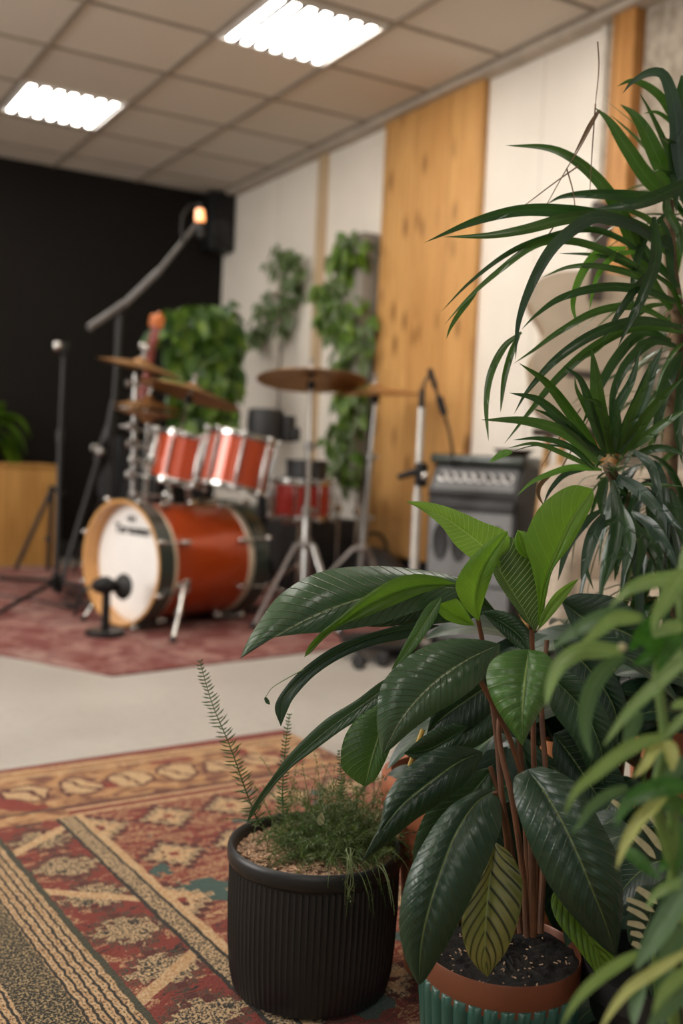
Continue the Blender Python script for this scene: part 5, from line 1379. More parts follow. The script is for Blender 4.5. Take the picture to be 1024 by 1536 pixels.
inner += [([(760, 1120, 1.46), (740, 1200, 1.45), (725, 1290, 1.45), (722, 1380, 1.45)], [(725, 1130), (690, 1200), (680, 1290), (698, 1350)], [(790, 1150), (785, 1230), (768, 1310), (742, 1365)]),
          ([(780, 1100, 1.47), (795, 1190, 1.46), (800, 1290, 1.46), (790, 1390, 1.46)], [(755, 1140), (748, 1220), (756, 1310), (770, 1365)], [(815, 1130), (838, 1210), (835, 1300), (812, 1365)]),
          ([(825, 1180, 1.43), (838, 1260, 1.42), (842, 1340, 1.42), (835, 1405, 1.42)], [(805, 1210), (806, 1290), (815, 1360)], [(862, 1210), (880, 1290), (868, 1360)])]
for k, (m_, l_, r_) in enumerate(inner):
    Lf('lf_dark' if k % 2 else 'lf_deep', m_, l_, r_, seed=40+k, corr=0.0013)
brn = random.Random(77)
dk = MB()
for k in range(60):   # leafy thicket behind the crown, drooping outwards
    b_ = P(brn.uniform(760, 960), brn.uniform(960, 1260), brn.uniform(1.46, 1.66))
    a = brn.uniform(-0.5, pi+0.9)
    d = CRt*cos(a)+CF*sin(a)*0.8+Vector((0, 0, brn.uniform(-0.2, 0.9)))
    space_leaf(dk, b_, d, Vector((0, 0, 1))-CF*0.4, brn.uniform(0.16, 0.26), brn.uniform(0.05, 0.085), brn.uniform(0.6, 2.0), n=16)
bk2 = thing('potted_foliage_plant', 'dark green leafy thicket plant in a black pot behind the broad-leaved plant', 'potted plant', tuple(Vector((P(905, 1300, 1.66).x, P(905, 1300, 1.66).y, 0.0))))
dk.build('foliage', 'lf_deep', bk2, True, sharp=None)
bq = Vector((bk2.location.x, bk2.location.y, 0.009))
MB().lathe([(0, 0), (0.065, 0), (0.083, 0.20), (0.09, 0.20), (0.09, 0.235), (0.080, 0.235), (0.078, 0.20), (0, 0.195)], bq, None, 48).build('pot', 'blackpot', bk2, True)
for k in range(9):
    a = k*0.7; e = bq+Vector((0.04*cos(a), 0.04*sin(a), 0.19))
    MB().tube([e, e+Vector((0.03*cos(a), 0.03*sin(a), 0.2)), P(790+k*20, 1010+(k*53) % 130, 1.56)], 0.005, 8, 0.003).build('stem', 'stem_green' if k % 2 else 'stem_red', bk2, True)

# ---- terracotta pots behind
def clay_pot(label, c, r, h, mat='terracotta', name='clay_pot', cat='pot', leafy=None):
    t = thing(name, label, cat, tuple(c))
    MB().lathe([(0, 0), (r*0.58, 0), (r*0.61, 0.004), (r*0.78, h*0.78), (r*0.96, h*0.80), (r*1.0, h*0.83), (r*1.02, h*0.98), (r*0.99, h), (r*0.90, h), (r*0.86, h*0.93), (0, h*0.90)], c, None, 56).build('pot', mat, t, True)
    MB().lathe([(0, h*0.94), (r*0.5, h*0.945), (r*0.87, h*0.935)], c, None, 32).build('soil', 'soil', t, True)
    return t
q = P(686, 1240, 1.64); hq = P(686, 1166, 1.64).z
p1_ = clay_pot('wide terracotta flowerpot half hidden between the black pot and the teal pot', Vector((q.x, q.y, 0.0085)), 0.122, hq, 'terracotta')
m = MB(); space_leaf(m, P(640, 1165, 1.60), CM @ Vector((-1, 0.45, 0)), CM @ Vector((0, 1, 0.5)), 0.07, 0.035, 0.6); space_leaf(m, P(640, 1150, 1.66), CM @ Vector((0.4, 1, 0)), CM @ Vector((0, 0.3, 1)), 0.08, 0.035, 0.5)
m.build('leaf', 'lf_deep', p1_, True, sharp=None)
# ---- small orange pot glimpsed between the stems (hangs at crown height) -> tall narrow clay vase
q = P(827, 1150, 1.5)
vs_ = thing('clay_vase', 'narrow orange clay vase glimpsed between the reddish stems', 'vase', (q.x, q.y, 0.009))
vz = P(827, 1118, 1.5).z
MB().lathe([(0, 0), (0.04, 0), (0.05, 0.05), (0.045, vz*0.6), (0.026, vz*0.93), (0.018, vz*0.97), (0.016, vz), (0.012, vz), (0.012, vz*0.9), (0, vz*0.9)], (q.x, q.y, 0.009), None, 40).build('body', 'terracotta2', vs_, True)

# ---- tall dracaena at right -------------------------------------------------
dd0 = 1.62
Z4 = lambda pts: conv(pts, 0.4231, 600, 50)
Z8 = lambda pts: conv(pts, 0.3164, 700, 600)
base = Vector((P(1050, 1200, 1.85).x, P(1050, 1200, 1.85).y, 0))
dr = thing('potted_dracaena', 'tall dracaena with arching strap leaves in a terracotta planter at right', 'potted plant', tuple(base))
pz = P(1010, 1012, 1.72).z
MB().lathe([(0, 0), (0.10, 0), (0.105, 0.006), (0.135, pz-0.05), (0.15, pz-0.05), (0.152, pz), (0.138, pz), (0.13, pz-0.05), (0, pz-0.045)], base, None, 56).build('planter', 'terracotta', dr, True)
tr = [(1046, 1080, 1.85), (1020, 960, 1.78), (1005, 860, 1.72), (1002, 760, 1.70), (1008, 620, 1.68), (1016, 480, 1.66), (1006, 400, 1.64), (1002, 300, 1.62)]
tk = MB().tube([P(*p) for p in cr(tr, 50)], 0.017, 12, 0.009); tk.build('trunk', 'bark', dr, True)
br = MB().tube([P(*p) for p in cr([(1000, 880, 1.71), (965, 800, 1.66), (930, 735, 1.62), (912, 700, 1.58)], 20)], 0.011, 10, 0.009); br.build('branch', 'bark', dr, True)
# (points base->tip, width px, depth base, depth tip, bow, material)
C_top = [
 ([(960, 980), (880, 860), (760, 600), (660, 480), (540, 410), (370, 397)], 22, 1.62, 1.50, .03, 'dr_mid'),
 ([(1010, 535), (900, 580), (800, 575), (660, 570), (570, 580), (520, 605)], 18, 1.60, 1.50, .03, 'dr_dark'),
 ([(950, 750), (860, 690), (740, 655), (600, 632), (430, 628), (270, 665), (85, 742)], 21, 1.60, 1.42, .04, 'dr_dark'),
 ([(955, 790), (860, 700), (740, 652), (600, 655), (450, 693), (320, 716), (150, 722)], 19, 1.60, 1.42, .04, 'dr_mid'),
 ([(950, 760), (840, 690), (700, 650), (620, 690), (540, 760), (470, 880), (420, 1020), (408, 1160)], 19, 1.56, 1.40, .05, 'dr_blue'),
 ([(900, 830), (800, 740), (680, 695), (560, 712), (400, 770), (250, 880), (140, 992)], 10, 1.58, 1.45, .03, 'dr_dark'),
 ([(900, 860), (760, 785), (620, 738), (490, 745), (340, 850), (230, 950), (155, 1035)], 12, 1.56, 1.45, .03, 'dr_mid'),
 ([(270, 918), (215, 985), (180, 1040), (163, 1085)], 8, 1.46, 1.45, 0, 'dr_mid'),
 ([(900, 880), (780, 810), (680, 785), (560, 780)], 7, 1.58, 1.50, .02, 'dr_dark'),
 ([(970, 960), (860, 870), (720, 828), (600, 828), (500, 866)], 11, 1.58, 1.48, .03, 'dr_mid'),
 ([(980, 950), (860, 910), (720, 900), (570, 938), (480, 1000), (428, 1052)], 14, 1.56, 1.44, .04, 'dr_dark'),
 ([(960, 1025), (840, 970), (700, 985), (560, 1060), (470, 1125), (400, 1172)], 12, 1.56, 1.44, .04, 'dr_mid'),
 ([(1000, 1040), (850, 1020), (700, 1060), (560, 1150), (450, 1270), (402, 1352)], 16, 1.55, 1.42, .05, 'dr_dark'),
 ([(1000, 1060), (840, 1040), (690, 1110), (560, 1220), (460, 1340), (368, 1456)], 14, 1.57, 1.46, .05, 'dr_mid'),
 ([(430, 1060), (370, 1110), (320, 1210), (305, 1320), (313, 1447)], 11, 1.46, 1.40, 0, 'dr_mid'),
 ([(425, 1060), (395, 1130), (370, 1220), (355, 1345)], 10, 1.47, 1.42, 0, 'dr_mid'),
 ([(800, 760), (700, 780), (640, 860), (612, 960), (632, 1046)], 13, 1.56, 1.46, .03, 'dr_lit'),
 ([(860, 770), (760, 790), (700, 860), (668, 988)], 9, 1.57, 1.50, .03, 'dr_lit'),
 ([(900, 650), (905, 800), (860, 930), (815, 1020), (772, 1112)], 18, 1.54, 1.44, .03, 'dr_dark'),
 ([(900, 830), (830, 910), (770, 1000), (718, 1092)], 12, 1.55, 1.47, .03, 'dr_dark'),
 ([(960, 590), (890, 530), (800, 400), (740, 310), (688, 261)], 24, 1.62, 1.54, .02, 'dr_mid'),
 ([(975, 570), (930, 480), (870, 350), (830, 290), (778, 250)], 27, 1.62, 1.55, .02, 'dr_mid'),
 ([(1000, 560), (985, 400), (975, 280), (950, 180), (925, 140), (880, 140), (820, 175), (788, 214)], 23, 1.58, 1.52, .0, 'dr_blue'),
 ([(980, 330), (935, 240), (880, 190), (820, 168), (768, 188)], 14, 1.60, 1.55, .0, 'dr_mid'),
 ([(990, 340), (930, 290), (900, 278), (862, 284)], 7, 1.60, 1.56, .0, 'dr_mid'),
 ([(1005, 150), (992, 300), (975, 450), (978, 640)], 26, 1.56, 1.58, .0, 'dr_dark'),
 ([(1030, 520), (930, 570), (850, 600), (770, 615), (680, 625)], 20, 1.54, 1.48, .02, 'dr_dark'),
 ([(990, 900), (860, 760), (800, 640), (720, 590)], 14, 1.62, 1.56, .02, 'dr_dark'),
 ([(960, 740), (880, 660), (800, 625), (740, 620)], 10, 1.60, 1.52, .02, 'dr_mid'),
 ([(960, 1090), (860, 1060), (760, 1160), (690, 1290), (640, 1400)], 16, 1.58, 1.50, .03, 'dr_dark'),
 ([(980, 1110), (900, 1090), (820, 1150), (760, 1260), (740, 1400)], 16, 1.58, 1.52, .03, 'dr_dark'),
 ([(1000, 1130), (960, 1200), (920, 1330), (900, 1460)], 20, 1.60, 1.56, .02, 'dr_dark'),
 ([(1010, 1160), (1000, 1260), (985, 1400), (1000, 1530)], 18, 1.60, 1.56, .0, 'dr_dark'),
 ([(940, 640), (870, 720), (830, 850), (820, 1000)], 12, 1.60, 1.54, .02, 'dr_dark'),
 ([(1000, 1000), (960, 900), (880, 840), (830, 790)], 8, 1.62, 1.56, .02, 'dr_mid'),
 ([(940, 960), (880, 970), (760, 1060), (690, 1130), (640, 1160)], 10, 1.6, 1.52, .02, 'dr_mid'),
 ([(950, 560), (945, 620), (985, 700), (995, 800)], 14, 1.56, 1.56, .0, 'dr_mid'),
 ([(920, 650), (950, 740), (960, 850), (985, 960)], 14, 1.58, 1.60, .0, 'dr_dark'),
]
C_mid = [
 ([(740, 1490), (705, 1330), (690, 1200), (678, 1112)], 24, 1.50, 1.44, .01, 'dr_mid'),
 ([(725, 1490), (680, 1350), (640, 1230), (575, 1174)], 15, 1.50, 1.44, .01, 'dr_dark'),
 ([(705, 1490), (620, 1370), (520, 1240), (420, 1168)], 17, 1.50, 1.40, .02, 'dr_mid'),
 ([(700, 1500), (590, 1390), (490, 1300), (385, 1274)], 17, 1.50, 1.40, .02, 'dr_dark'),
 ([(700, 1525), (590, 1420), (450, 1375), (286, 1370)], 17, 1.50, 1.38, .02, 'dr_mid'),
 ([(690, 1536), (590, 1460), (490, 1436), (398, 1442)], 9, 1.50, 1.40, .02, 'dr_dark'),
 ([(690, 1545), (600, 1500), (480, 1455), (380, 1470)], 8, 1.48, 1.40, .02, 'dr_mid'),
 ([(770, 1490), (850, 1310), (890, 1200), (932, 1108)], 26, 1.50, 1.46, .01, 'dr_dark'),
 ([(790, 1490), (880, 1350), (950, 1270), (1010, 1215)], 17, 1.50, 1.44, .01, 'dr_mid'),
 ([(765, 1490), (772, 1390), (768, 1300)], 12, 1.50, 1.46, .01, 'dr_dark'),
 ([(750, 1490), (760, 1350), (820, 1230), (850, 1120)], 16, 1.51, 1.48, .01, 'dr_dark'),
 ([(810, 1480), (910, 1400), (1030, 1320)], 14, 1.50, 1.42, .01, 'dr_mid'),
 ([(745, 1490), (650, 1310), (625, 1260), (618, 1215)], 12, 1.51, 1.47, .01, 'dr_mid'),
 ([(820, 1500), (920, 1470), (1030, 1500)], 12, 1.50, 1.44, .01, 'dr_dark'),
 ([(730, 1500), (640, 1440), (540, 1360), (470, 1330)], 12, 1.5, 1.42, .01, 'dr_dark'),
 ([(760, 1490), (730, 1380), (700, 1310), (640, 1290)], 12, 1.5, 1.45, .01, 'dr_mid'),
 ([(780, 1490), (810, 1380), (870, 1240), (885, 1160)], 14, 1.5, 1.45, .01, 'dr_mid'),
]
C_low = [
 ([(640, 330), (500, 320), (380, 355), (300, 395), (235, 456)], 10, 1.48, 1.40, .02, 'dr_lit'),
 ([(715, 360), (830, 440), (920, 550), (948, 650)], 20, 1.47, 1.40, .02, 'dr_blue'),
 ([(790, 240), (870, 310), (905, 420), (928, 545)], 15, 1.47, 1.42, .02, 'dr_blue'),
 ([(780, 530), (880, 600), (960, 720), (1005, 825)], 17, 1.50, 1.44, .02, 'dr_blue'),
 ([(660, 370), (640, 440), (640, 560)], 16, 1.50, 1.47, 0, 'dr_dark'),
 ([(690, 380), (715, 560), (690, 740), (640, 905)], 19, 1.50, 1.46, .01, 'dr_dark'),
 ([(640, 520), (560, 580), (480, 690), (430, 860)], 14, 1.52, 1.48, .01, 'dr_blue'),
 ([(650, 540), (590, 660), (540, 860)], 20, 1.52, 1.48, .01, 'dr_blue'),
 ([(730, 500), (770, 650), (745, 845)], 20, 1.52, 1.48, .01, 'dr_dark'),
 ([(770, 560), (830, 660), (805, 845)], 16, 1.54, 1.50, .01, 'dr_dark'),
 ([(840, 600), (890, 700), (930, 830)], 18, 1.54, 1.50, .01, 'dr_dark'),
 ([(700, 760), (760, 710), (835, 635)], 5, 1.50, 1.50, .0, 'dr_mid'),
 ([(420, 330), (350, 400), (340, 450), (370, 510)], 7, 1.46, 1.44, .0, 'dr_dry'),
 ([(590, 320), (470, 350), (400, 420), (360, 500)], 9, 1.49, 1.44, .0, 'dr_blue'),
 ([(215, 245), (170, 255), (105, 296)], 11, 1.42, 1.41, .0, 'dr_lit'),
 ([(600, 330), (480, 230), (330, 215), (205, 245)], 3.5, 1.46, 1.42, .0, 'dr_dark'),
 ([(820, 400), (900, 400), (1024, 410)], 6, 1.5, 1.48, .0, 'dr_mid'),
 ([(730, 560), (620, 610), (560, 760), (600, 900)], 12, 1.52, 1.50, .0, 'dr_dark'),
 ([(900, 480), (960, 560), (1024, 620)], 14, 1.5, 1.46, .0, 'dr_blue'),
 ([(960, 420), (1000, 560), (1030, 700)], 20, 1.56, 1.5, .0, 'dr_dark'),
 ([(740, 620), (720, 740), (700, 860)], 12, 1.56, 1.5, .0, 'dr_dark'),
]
rr = random.Random(9)
for nm, lst, cv in (('top_leaf_crown', C_top, Z4), ('middle_leaf_crown', C_mid, Z4), ('hanging_leaf_crown', C_low, Z8)):
    for k, (pts, w, a, b, bow, mt) in enumerate(lst):
        strap(cv(pts), w, a, b, bow, tilt=rr.uniform(-0.5, 0.5), vf=0.16).build('leaf', mt, dr, True, sharp=None)
# dense short leaves hugging the trunk
def tuft(c, n, L, W, seed, mats, droop=(0.3, 1.5), up=0.5, out=1.0, side=None, name='leaf_tuft'):
    rg = random.Random(seed); mbs = {}
    for k in range(n):
        a = rg.uniform(0, 2*pi) if side is None else rg.gauss(side, 0.9)
        dd = Vector((cos(a)*out, sin(a)*out, rg.uniform(-0.1, 1.0)*up))
        mt = rg.choice(mats); m_ = mbs.setdefault(mt, MB())
        cc = Vector(c)+Vector((rg.gauss(0, 0.012), rg.gauss(0, 0.012), rg.gauss(0, 0.03)))
        space_leaf(m_, cc, dd, (0, 0, 1), L*rg.uniform(0.6, 1.1), W*rg.uniform(0.6, 1.1), rg.uniform(*droop), n=14)
    for mt, m_ in mbs.items(): m_.build(name, mt, dr, True, sharp=None)
tuft(P(1035, 520, 1.70), 40, 0.24, 0.017, 5, ('dr_dark', 'dr_mid'), up=1.2)
tuft(P(1040, 620, 1.74), 40, 0.22, 0.018, 6, ('dr_dark', 'dr_mid'))
tuft(P(1035, 760, 1.72), 46, 0.26, 0.020, 7, ('dr_dark', 'dr_blue'), droop=(1.0, 2.5))
tuft(P(960, 740, 1.62), 34, 0.22, 0.018, 8, ('dr_dark', 'dr_blue'), droop=(1.5, 3.0))
tuft(P(1045, 320, 1.68), 24, 0.24, 0.020, 9, ('dr_dark', 'dr_mid'), up=1.6, droop=(0.2, 1.0))
tuft(P(912, 690, 1.56), 60, 0.05, 0.006, 10, ('dr_dark', 'dr_mid'), up=1.0, droop=(0.2, 1.0))
tuft(P(1018, 470, 1.66), 40, 0.06, 0.006, 11, ('dr_lit', 'dr_dark', 'dr_dry'), up=0.6)
tuft(P(990, 900, 1.66), 30, 0.22, 0.022, 12, ('dr_dark',), droop=(1.0, 2.5))
# dry wiry strands
for pts in ([(700, 30), (704, 120), (692, 250)], [(708, 272), (640, 400), (590, 480), (520, 605)], [(632, 470), (560, 520), (480, 580), (420, 625)], [(590, 480), (612, 560), (622, 640)],
            [(692, 250), (680, 420), (672, 560)], [(560, 660), (520, 720), (480, 760)], [(560, 1560), (640, 1420), (700, 1300)], [(640, 1330), (560, 1440), (500, 1536)]):
    MB().tube([P(x, y, 1.50) for x, y in cr(Z4(pts), 20)], 0.0012, 5, 0.0006).build('dry_strand', 'dr_dry' if False else 'bark', dr, True)
strap(Z4([(700, 275), (668, 330), (640, 385), (610, 440)]), 5, 1.5, 1.5).build('leaf', 'dr_dry', dr, True, sharp=None)

# ---- near blurred plant at the right edge ----------------------------------------
F3 = lambda pts: conv(pts, 0.228, 820, 850)
G4 = lambda pts: conv(pts, 0.2318, 820, 1180)
nb = Vector((P(1075, 1500, 0.86).x, P(1075, 1500, 0.86).y, 0))
fg = thing('potted_bamboo_plant', 'pale green slender-leaved plant out of focus in the lower right corner', 'potted plant', tuple(nb))
MB().lathe([(0, 0.009), (0.07, 0.009), (0.09, 0.19), (0.098, 0.19), (0.098, 0.22), (0.088, 0.22), (0.085, 0.20), (0, 0.20)], nb, None, 40).build('pot', 'grey_planter', fg, True)
near = [
 (G4([(900, 300), (860, 500), (780, 760), (720, 980)]), 30, .84, .82, 'fg_b'),
 (G4([(920, 900), (820, 1020), (740, 1160), (700, 1330)]), 26, .80, .78, 'fg_b'),
 (G4([(930, 620), (800, 640), (700, 700), (640, 800)]), 18, .82, .80, 'fg_a'),
 (G4([(960, 1180), (860, 1230), (760, 1330), (680, 1480)]), 24, .77, .75, 'fg_a'),
 (G4([(800, 1180), (760, 1330), (750, 1560)]), 24, .82, .80, 'fg_b'),
 (G4([(760, 1100), (690, 1200), (640, 1300)]), 20, .83, .81, 'fg_a'),
 (G4([(880, 420), (800, 460), (720, 560)]), 20, .84, .82, 'fg_d'),
 (F3([(950, 1250), (860, 1330), (780, 1420), (740, 1536)]), 24, .82, .80, 'fg_b'),
 (F3([(940, 30), (800, 80), (680, 95), (540, 150), (405, 272)]), 24, .84, .80, 'fg_a'),
 (F3([(930, 20), (840, 130), (770, 240), (715, 340), (695, 455)]), 27, .82, .78, 'fg_a'),
 (F3([(640, 340), (500, 320), (380, 330), (220, 400), (0, 560)]), 25, .84, .80, 'fg_b'),
 (F3([(620, 340), (450, 345), (330, 430), (200, 535)]), 22, .82, .79, 'fg_a'),
 (F3([(500, 550), (360, 548), (230, 552), (90, 640), (20, 780), (-5, 925)]), 27, .83, .78, 'fg_a'),
 (F3([(500, 580), (370, 690), (290, 820), (255, 960), (255, 1110), (300, 1280)]), 27, .86, .84, 'fg_b'),
 (F3([(930, 600), (780, 720), (660, 830), (540, 950), (440, 1080), (365, 1188)]), 21, .82, .78, 'fg_a'),
 (F3([(760, 1120), (640, 1150), (500, 1220), (320, 1360), (190, 1480), (110, 1640)]), 23, .80, .76, 'fg_a'),
 (F3([(930, 960), (820, 1070), (730, 1150)]), 16, .82, .80, 'fg_a'),
 (F3([(780, 1150), (820, 1220), (825, 1350)]), 22, .80, .78, 'fg_c'),
 (F3([(780, 1160), (700, 1210), (640, 1310), (560, 1390)]), 18, .81, .79, 'fg_c'),
 (F3([(600, 950), (560, 1060), (500, 1190)]), 24, .88, .86, 'fg_b'),
 (F3([(900, 560), (760, 640), (690, 740)]), 26, .84, .82, 'fg_a'),
 (F3([(950, 640), (800, 560), (640, 480), (560, 420)]), 30, .86, .82, 'fg_d'),
 (F3([(900, 420), (780, 520), (660, 600), (560, 650)]), 34, .87, .84, 'fg_d'),
 (F3([(720, 330), (640, 430), (540, 560)]), 24, .86, .84, 'fg_d'),
 (F3([(900, 400), (800, 400), (690, 470)]), 22, .83, .81, 'fg_a'),
 (F3([(940, 330), (840, 480), (720, 700)]), 24, .85, .82, 'fg_d'),
 (F3([(930, 900), (870, 905), (810, 930)]), 16, .80, .78, 'fg_a'),
 (G4([(520, 5), (400, 50), (290, 130), (220, 230), (155, 315)]), 17, .82, .79, 'fg_b'),
 (G4([(940, 10), (760, 0), (600, 50), (500, 130), (440, 270)]), 30, .80, .77, 'fg_d'),
 (G4([(940, 160), (800, 110), (680, 130)]), 24, .84, .80, 'fg_d'),
 (G4([(790, 20), (700, 110), (600, 210), (500, 380), (450, 540)]), 21, .80, .78, 'fg_c'),
 (G4([(500, 400), (600, 480), (740, 610)]), 21, .86, .84, 'fg_d'),
 (G4([(880, 700), (760, 880), (640, 1070), (560, 1200)]), 36, .80, .78, 'fg_b'),
 (G4([(620, 1070), (480, 1140), (300, 1270), (180, 1400), (90, 1560)]), 20, .79, .76, 'fg_a'),
 (G4([(900, 1070), (720, 1180), (540, 1300), (430, 1430), (330, 1600)]), 19, .77, .74, 'fg_c'),
 (G4([(940, 1280), (800, 1400), (640, 1580)]), 32, .78, .75, 'fg_b'),
 (G4([(620, 1280), (575, 1400), (560, 1560)]), 22, .82, .80, 'fg_b'),
 (G4([(900, 760), (780, 860), (640, 960)]), 28, .82, .80, 'fg_a'),
 (G4([(900, 560), (840, 700), (740, 900)]), 24, .82, .80, 'fg_b'),
 (G4([(820, 200), (860, 360), (840, 560)]), 22, .84, .82, 'fg_d'),
]
for k, (pts, w, a, b, mt) in enumerate(near):
    strap(pts, w, a, b, 0.0, tilt=0.4*((-1)**k), vf=0.12, base=0.55).build('leaf', mt, fg, True, sharp=None)
for pts in ([(1050, 1900, .86), (1008, 1500, .84), (1010, 1250, .83), (1000, 1130, .83), (985, 1010, .84)], [(1060, 1900, .88), (1030, 1400, .86), (1040, 1100, .85), (1020, 870, .85), (1040, 800, .86)],
            [(1010, 1300, .83), (985, 1200, .82), (1000, 1100, .82)]):
    MB().tube([P(*p) for p in cr(pts, 30)], 0.0055, 10, 0.004).build('stem', 'fg_b' if False else 'stem_green', fg, True)
for (x, y) in ((933, 971), (998, 1188), (1012, 1370)):
    MB().sphere(P(x, y, .80), 0.0035, 10).build('bud', 'cream_leaf', fg, True)

# ---- cream-banded plant behind it
cp = P(1003, 1330, 1.25)
cb_ = thing('prayer_plant', 'plant with cream fishbone-banded leaves behind the blurred blades at lower right', 'potted plant', (cp.x, cp.y, 0.0))
MB().lathe([(0, 0.0), (0.07, 0.0), (0.09, 0.18), (0.096, 0.18), (0.096, 0.21), (0.086, 0.21), (0.084, 0.19), (0, 0.19)], Vector((cp.x, cp.y, 0.009)), None, 40).build('pot', 'blackpot', cb_, True)
for (a, b, w) in (((560, 320), (705, 468), 11), ((620, 250), (745, 418), 10.5), ((670, 190), (770, 335), 10), ((420, 90), (490, 160), 8),
                  ((580, 655), (715, 760), 11), ((515, 725), (700, 812), 9), ((520, 785), (660, 868), 9), ((520, 880), (642, 915), 10), ((540, 945), (625, 975), 9), ((550, 1010), (610, 1050), 9)):
    mid = ((a[0]+b[0])/2+6, (a[1]+b[1])/2-4)
    strap(G4([a, mid, b]), w, 1.16, 1.16, 0.0, base=0.7, peak=0.6, tilt=0.1, vf=0.05, n=16).build('cream_band', 'cream_leaf', cb_, True, sharp=None)
cl = [([(975, 1240, 1.17), (985, 1262, 1.17), (1000, 1290, 1.17)], [(960, 1235), (948, 1262), (965, 1290)], [(995, 1235), (1012, 1262), (1010, 1285)]),
      ([(985, 1330, 1.17), (975, 1375, 1.17), (955, 1430, 1.17)], [(960, 1330), (942, 1370), (942, 1410)], [(995, 1345), (990, 1385), (970, 1420)])]
for k, (m_, l_, r_) in enumerate(cl): leafpart('lf_deep', m_, l_, r_, cb_, seed=60+k, nv=30, nu=5)
MB().tube([P(*p) for p in [(985, 1500, 1.2), (980, 1430, 1.18), (985, 1380, 1.17), (1005, 1310, 1.165)]], 0.003, 8).build('stem', 'stem_green', cb_, True)
brn = random.Random(31); dk = MB()
for k in range(46):
    b_ = P(brn.uniform(930, 1060), brn.uniform(1180, 1560), brn.uniform(1.25, 1.42)); a = brn.uniform(0, 2*pi)
    space_leaf(dk, b_, CRt*cos(a)-CF*0.2*sin(a)+Vector((0, 0, brn.uniform(-0.3, 0.8))), Vector((0, 0, 1))-CF*0.5, brn.uniform(0.10, 0.16), brn.uniform(0.04, 0.06), brn.uniform(0.8, 2.2), n=12)
dk.build('foliage', 'lf_deep', cb_, True, sharp=None)

# ------------------------------------------------------------------ background greenery
def heart(mb, p, d, nrm, L, W):
    d = Vector(d).normalized(); nrm = Vector(nrm); s_ = d.cross(nrm).normalized(); n2 = s_.cross(d)
    out = [(0, 0), (0.42, 0.02), (0.5, 0.28), (0.34, 0.62), (0, 1.0)]
    vs = [p]+[p+s_*W*x+d*L*y+n2*W*0.12*(1 if 0 < i < 4 else 0) for i, (x, y) in enumerate(out)][1:]+[p-s_*W*x+d*L*y+n2*W*0.12 for (x, y) in reversed(out[1:4])]
    vs.append(p+d*L*0.45)   # centre
    c = len(vs)-1; n = len(vs)-1
    uv = [(0.5, 0)]+[(0.5+x, y) for x, y in out[1:]]+[(0.5-x, y) for x, y in reversed(out[1:4])]+[(0.5, 0.45)]
    mb.add(vs, [(i, (i+1) % n, c) for i in range(n)], uv)
def trailing(name, label, loc, blobs, n, L, mat, seed, planter=None, face=(0, -1, 0), group=None, mat2=None):
    t = thing(name, label, 'plant', loc, 0, group)
    rg = random.Random(seed); mb = MB(); mb2 = MB(); stm = MB()
    for k in range(n):
        c, rad = blobs[k % len(blobs)]
        while True:
            q = Vector((rg.uniform(-1, 1), rg.uniform(-1, 1), rg.uniform(-1, 1)))
            if 0.25 < q.length < 1: break
        p = Vector(c)+Vector((q.x*rad[0], q.y*rad[1], q.z*rad[2]))
        d = Vector((q.x*0.5+rg.gauss(0, .25), q.y*0.5+rg.gauss(0, .25), -0.9+rg.gauss(0, .35)))
        nr = Vector(face)*1.0+Vector((rg.gauss(0, .5), rg.gauss(0, .5), rg.uniform(0, .8)))
        l = L*rg.uniform(0.6, 1.25)
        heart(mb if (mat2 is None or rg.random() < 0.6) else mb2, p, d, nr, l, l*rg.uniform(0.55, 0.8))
    for (c, rad) in blobs:
        for k in range(3):
            e = Vector(c)+Vector((rg.uniform(-1, 1)*rad[0]*.6, rg.uniform(-1, 1)*rad[1]*.6, -rad[2]*.9))
            stm.tube([Vector(c)+Vector((0, 0, rad[2]*.8)), Vector(c).lerp(e, .5)+Vector((rg.gauss(0, .02), 0, 0)), e], 0.004, 5)
    mb.build('foliage', mat, t, True, sharp=None)
    if mb2.v: mb2.build('second_foliage', mat2, t, True, sharp=None)
    stm.build('vine', 'stem_green', t, True)
    return t
# big bush of hanging leaves in the corner
D = 6.35
def B(x, y, d): return tuple(P(x, y, d))
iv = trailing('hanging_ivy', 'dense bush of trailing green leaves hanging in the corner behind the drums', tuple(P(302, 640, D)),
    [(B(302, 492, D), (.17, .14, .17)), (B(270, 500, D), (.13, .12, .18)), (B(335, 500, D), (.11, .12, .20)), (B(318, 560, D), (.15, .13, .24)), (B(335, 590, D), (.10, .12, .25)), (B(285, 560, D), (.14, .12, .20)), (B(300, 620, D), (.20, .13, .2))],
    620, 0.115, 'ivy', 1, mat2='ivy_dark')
q = P(303, 520, D+0.05)
MB().lathe([(0, -0.10), (0.08, -0.10), (0.12, 0.08), (0.125, 0.09), (0.11, 0.09), (0, 0.07)], q, None, 28).build('planter', 'black', iv, True)
MB().cyl(Vector((q.x, q.y, 0.12)), Vector((q.x, q.y, q.z-0.09)), 0.03).build('pedestal', 'black', iv, True)
MB().cyl(Vector((q.x, q.y, 0.01)), Vector((q.x, q.y, 0.13)), 0.20, 0.16, 28, 0.01).build('pedestal_base', 'black', iv, True)
def WB(x, y, off): p = WX(x, y, XW-off); return tuple(p)
iv2 = trailing('wall_plant', 'small grey-green trailing plant hanging on the white wall right of the black wall', WB(415, 440, .08),
    [(WB(415, 385, .09), (.06, .16, .10)), (WB(440, 400, .09), (.05, .11, .12)), (WB(400, 460, .09), (.05, .20, .12)), (WB(420, 480, .09), (.05, .12, .16)), (WB(436, 440, .08), (.05, .10, .14)), (WB(388, 490, .08), (.05, .10, .12))],
    170, 0.080, 'ivy2', 2, face=(-1, -0.2, 0), group=None)
q = WX(412, 430, XW-0.05)
MB().bbox(q, (0.07, 0.16, 0.10), 0.01).build('wall_pot', 'white_trim', iv2, True)
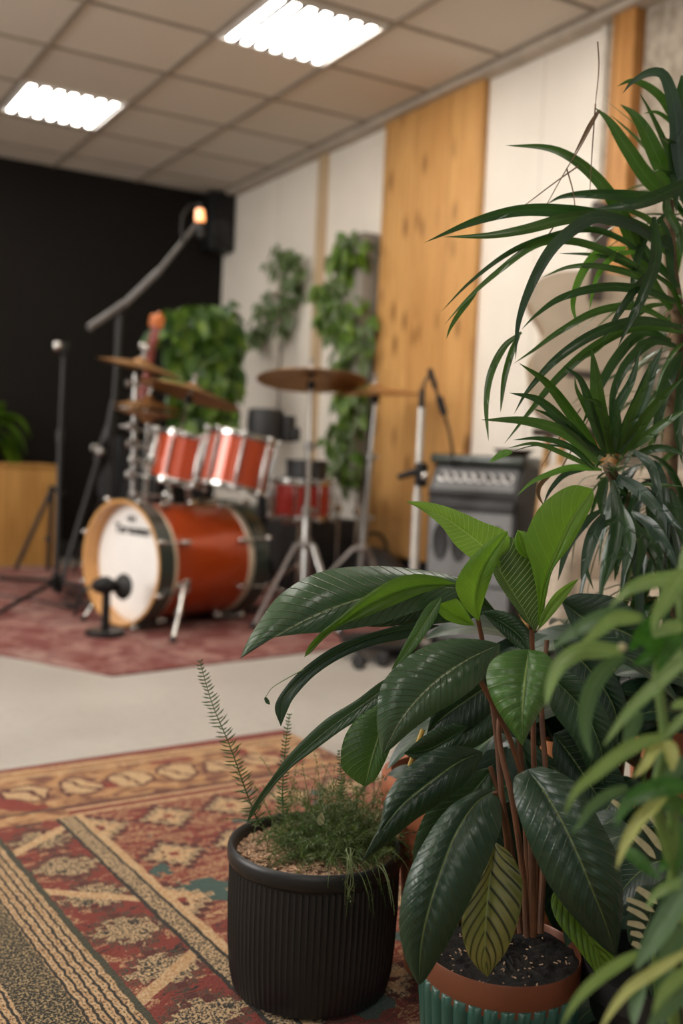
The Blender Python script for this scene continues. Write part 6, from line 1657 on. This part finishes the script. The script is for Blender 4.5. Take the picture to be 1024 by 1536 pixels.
MB().tube([Vector(WB(420, 515, .02)), Vector(WB(419, 560, .015)), Vector(WB(417, 615, .015))], 0.005).build('hanging_string', 'dark_wood', iv2, True)
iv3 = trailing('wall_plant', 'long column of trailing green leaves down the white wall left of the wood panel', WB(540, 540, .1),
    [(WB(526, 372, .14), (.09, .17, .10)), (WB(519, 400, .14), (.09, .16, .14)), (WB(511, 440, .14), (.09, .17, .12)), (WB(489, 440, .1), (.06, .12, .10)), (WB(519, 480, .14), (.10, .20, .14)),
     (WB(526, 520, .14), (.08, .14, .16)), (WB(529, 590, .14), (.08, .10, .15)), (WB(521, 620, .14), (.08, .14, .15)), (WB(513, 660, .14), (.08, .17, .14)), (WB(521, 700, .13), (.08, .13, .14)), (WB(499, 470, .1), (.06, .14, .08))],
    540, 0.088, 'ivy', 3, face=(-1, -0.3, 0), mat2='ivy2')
p = WX(562, 540, XW-0.06)
MB().bbox((XW-0.07, 5.115, 1.36), (0.12, 0.20, 1.42), 0.012).build('tall_planter', 'grey_planter', iv3, True)
# plant on the crate
pl = thing('leafy_plant', 'green drooping plant standing on the wooden crate at the left edge', 'plant', (1.35, 6.95, 0.63))
rg = random.Random(8); mb = MB()
cpz = Vector((1.42, 6.93, 0.695))
for k in range(18):
    a = rg.uniform(0, 2*pi)
    space_leaf(mb, cpz+Vector((0, 0, rg.uniform(0.02, 0.32))), (cos(a), sin(a)*0.6-0.3, rg.uniform(0.2, 1.4)), (0, 0, 1), rg.uniform(0.24, 0.36), rg.uniform(0.13, 0.19), rg.uniform(1.0, 2.4), n=14)
for pts in ([(1.42, 6.9, 0.9), (0.8, -0.3, 0.7)], [(1.42, 6.88, 0.8), (0.9, -0.4, 0.4)]):
    space_leaf(mb, pts[0], pts[1], (0, 0, 1), 0.36, 0.13, 2.0, n=16)
mb.build('foliage', 'ivy', pl, True, sharp=None)
MB().lathe([(0, -0.005), (0.07, -0.005), (0.10, 0.12), (0.105, 0.13), (0.09, 0.13), (0, 0.11)], cpz-Vector((0, 0, 0.02)), None, 28).build('pot', 'black', pl, True)

# pieces of parts go one level deeper, under the part that carries them
SUB = {'lug': 'shell', 'knob': 'control_panel', 'knob_skirt': 'control_panel', 'grille_vent': 'grille_cloth', 'tuning_key': 'headstock',
       'woofer': 'cabinet', 'control_plate': 'cabinet', 'latch': 'body', 'castor': 'platform', 'lettering': 'drum_head', 'clamp_knob': 'side_clamp',
       'cream_edge_ring': 'shell', 'spur_tip': 'spur_leg', 'rubber_foot': 'leg'}
for top in [o for o in scene.objects if o.parent is None and o.type == 'EMPTY']:
    kids = list(top.children); last = None
    for k in kids:
        n = k.name.split('.')[0]
        if n in SUB:
            if n in ('rubber_foot', 'spur_tip'):
                cand = [q for q in kids if q.name.split('.')[0] == SUB[n]]
                ctr = sum((Vector(v) for v in k.bound_box), Vector())/8
                cand.sort(key=lambda q: min((v.co-ctr).length for v in q.data.vertices))
            else: cand = [q for q in kids if q.name.split('.')[0] == SUB[n]]
            if cand: k.parent = cand[0]
# ================================================================== LIGHT
w = bpy.data.worlds.new('world'); scene.world = w; w.use_nodes = True
bg = w.node_tree.nodes['Background']; bg.inputs[0].default_value = (1.0, 0.95, 0.88, 1); bg.inputs[1].default_value = WORLD_ST
def area(name, loc, target, sx, sy, power, col):
    l = bpy.data.lights.new(name, 'AREA'); l.shape = 'RECTANGLE'; l.size = sx; l.size_y = sy; l.energy = power; l.color = col
    o = bpy.data.objects.new(name, l); COL.objects.link(o); o.location = loc
    o.rotation_euler = (Vector(target)-Vector(loc)).to_track_quat('-Z', 'Y').to_euler(); return o
area('side_fill_light', (-2.9, 3.6, 1.9), (1.5, 3.8, 1.0), 2.6, 1.4, FILL_SIDE, (1.0, 0.96, 0.91))  # added fill from the left; no window is built there
area('rear_fill_light', (-1.6, -1.9, 1.9), (1.2, 3.0, 0.6), 2.4, 1.6, FILL_REAR, (1.0, 0.96, 0.90))  # weak added fill from behind the camera, not a window

scene.view_settings.view_transform = 'Standard'
scene.view_settings.look = 'None'
scene.view_settings.gamma = 1.0
scene.view_settings.use_curve_mapping = False
scene.view_settings.exposure = EXPO
scene.cycles.use_denoising = True
scene.cycles.max_bounces = 8
scene.cycles.diffuse_bounces = 5
scene.cycles.glossy_bounces = 4
scene.cycles.sample_clamp_indirect = 8.0
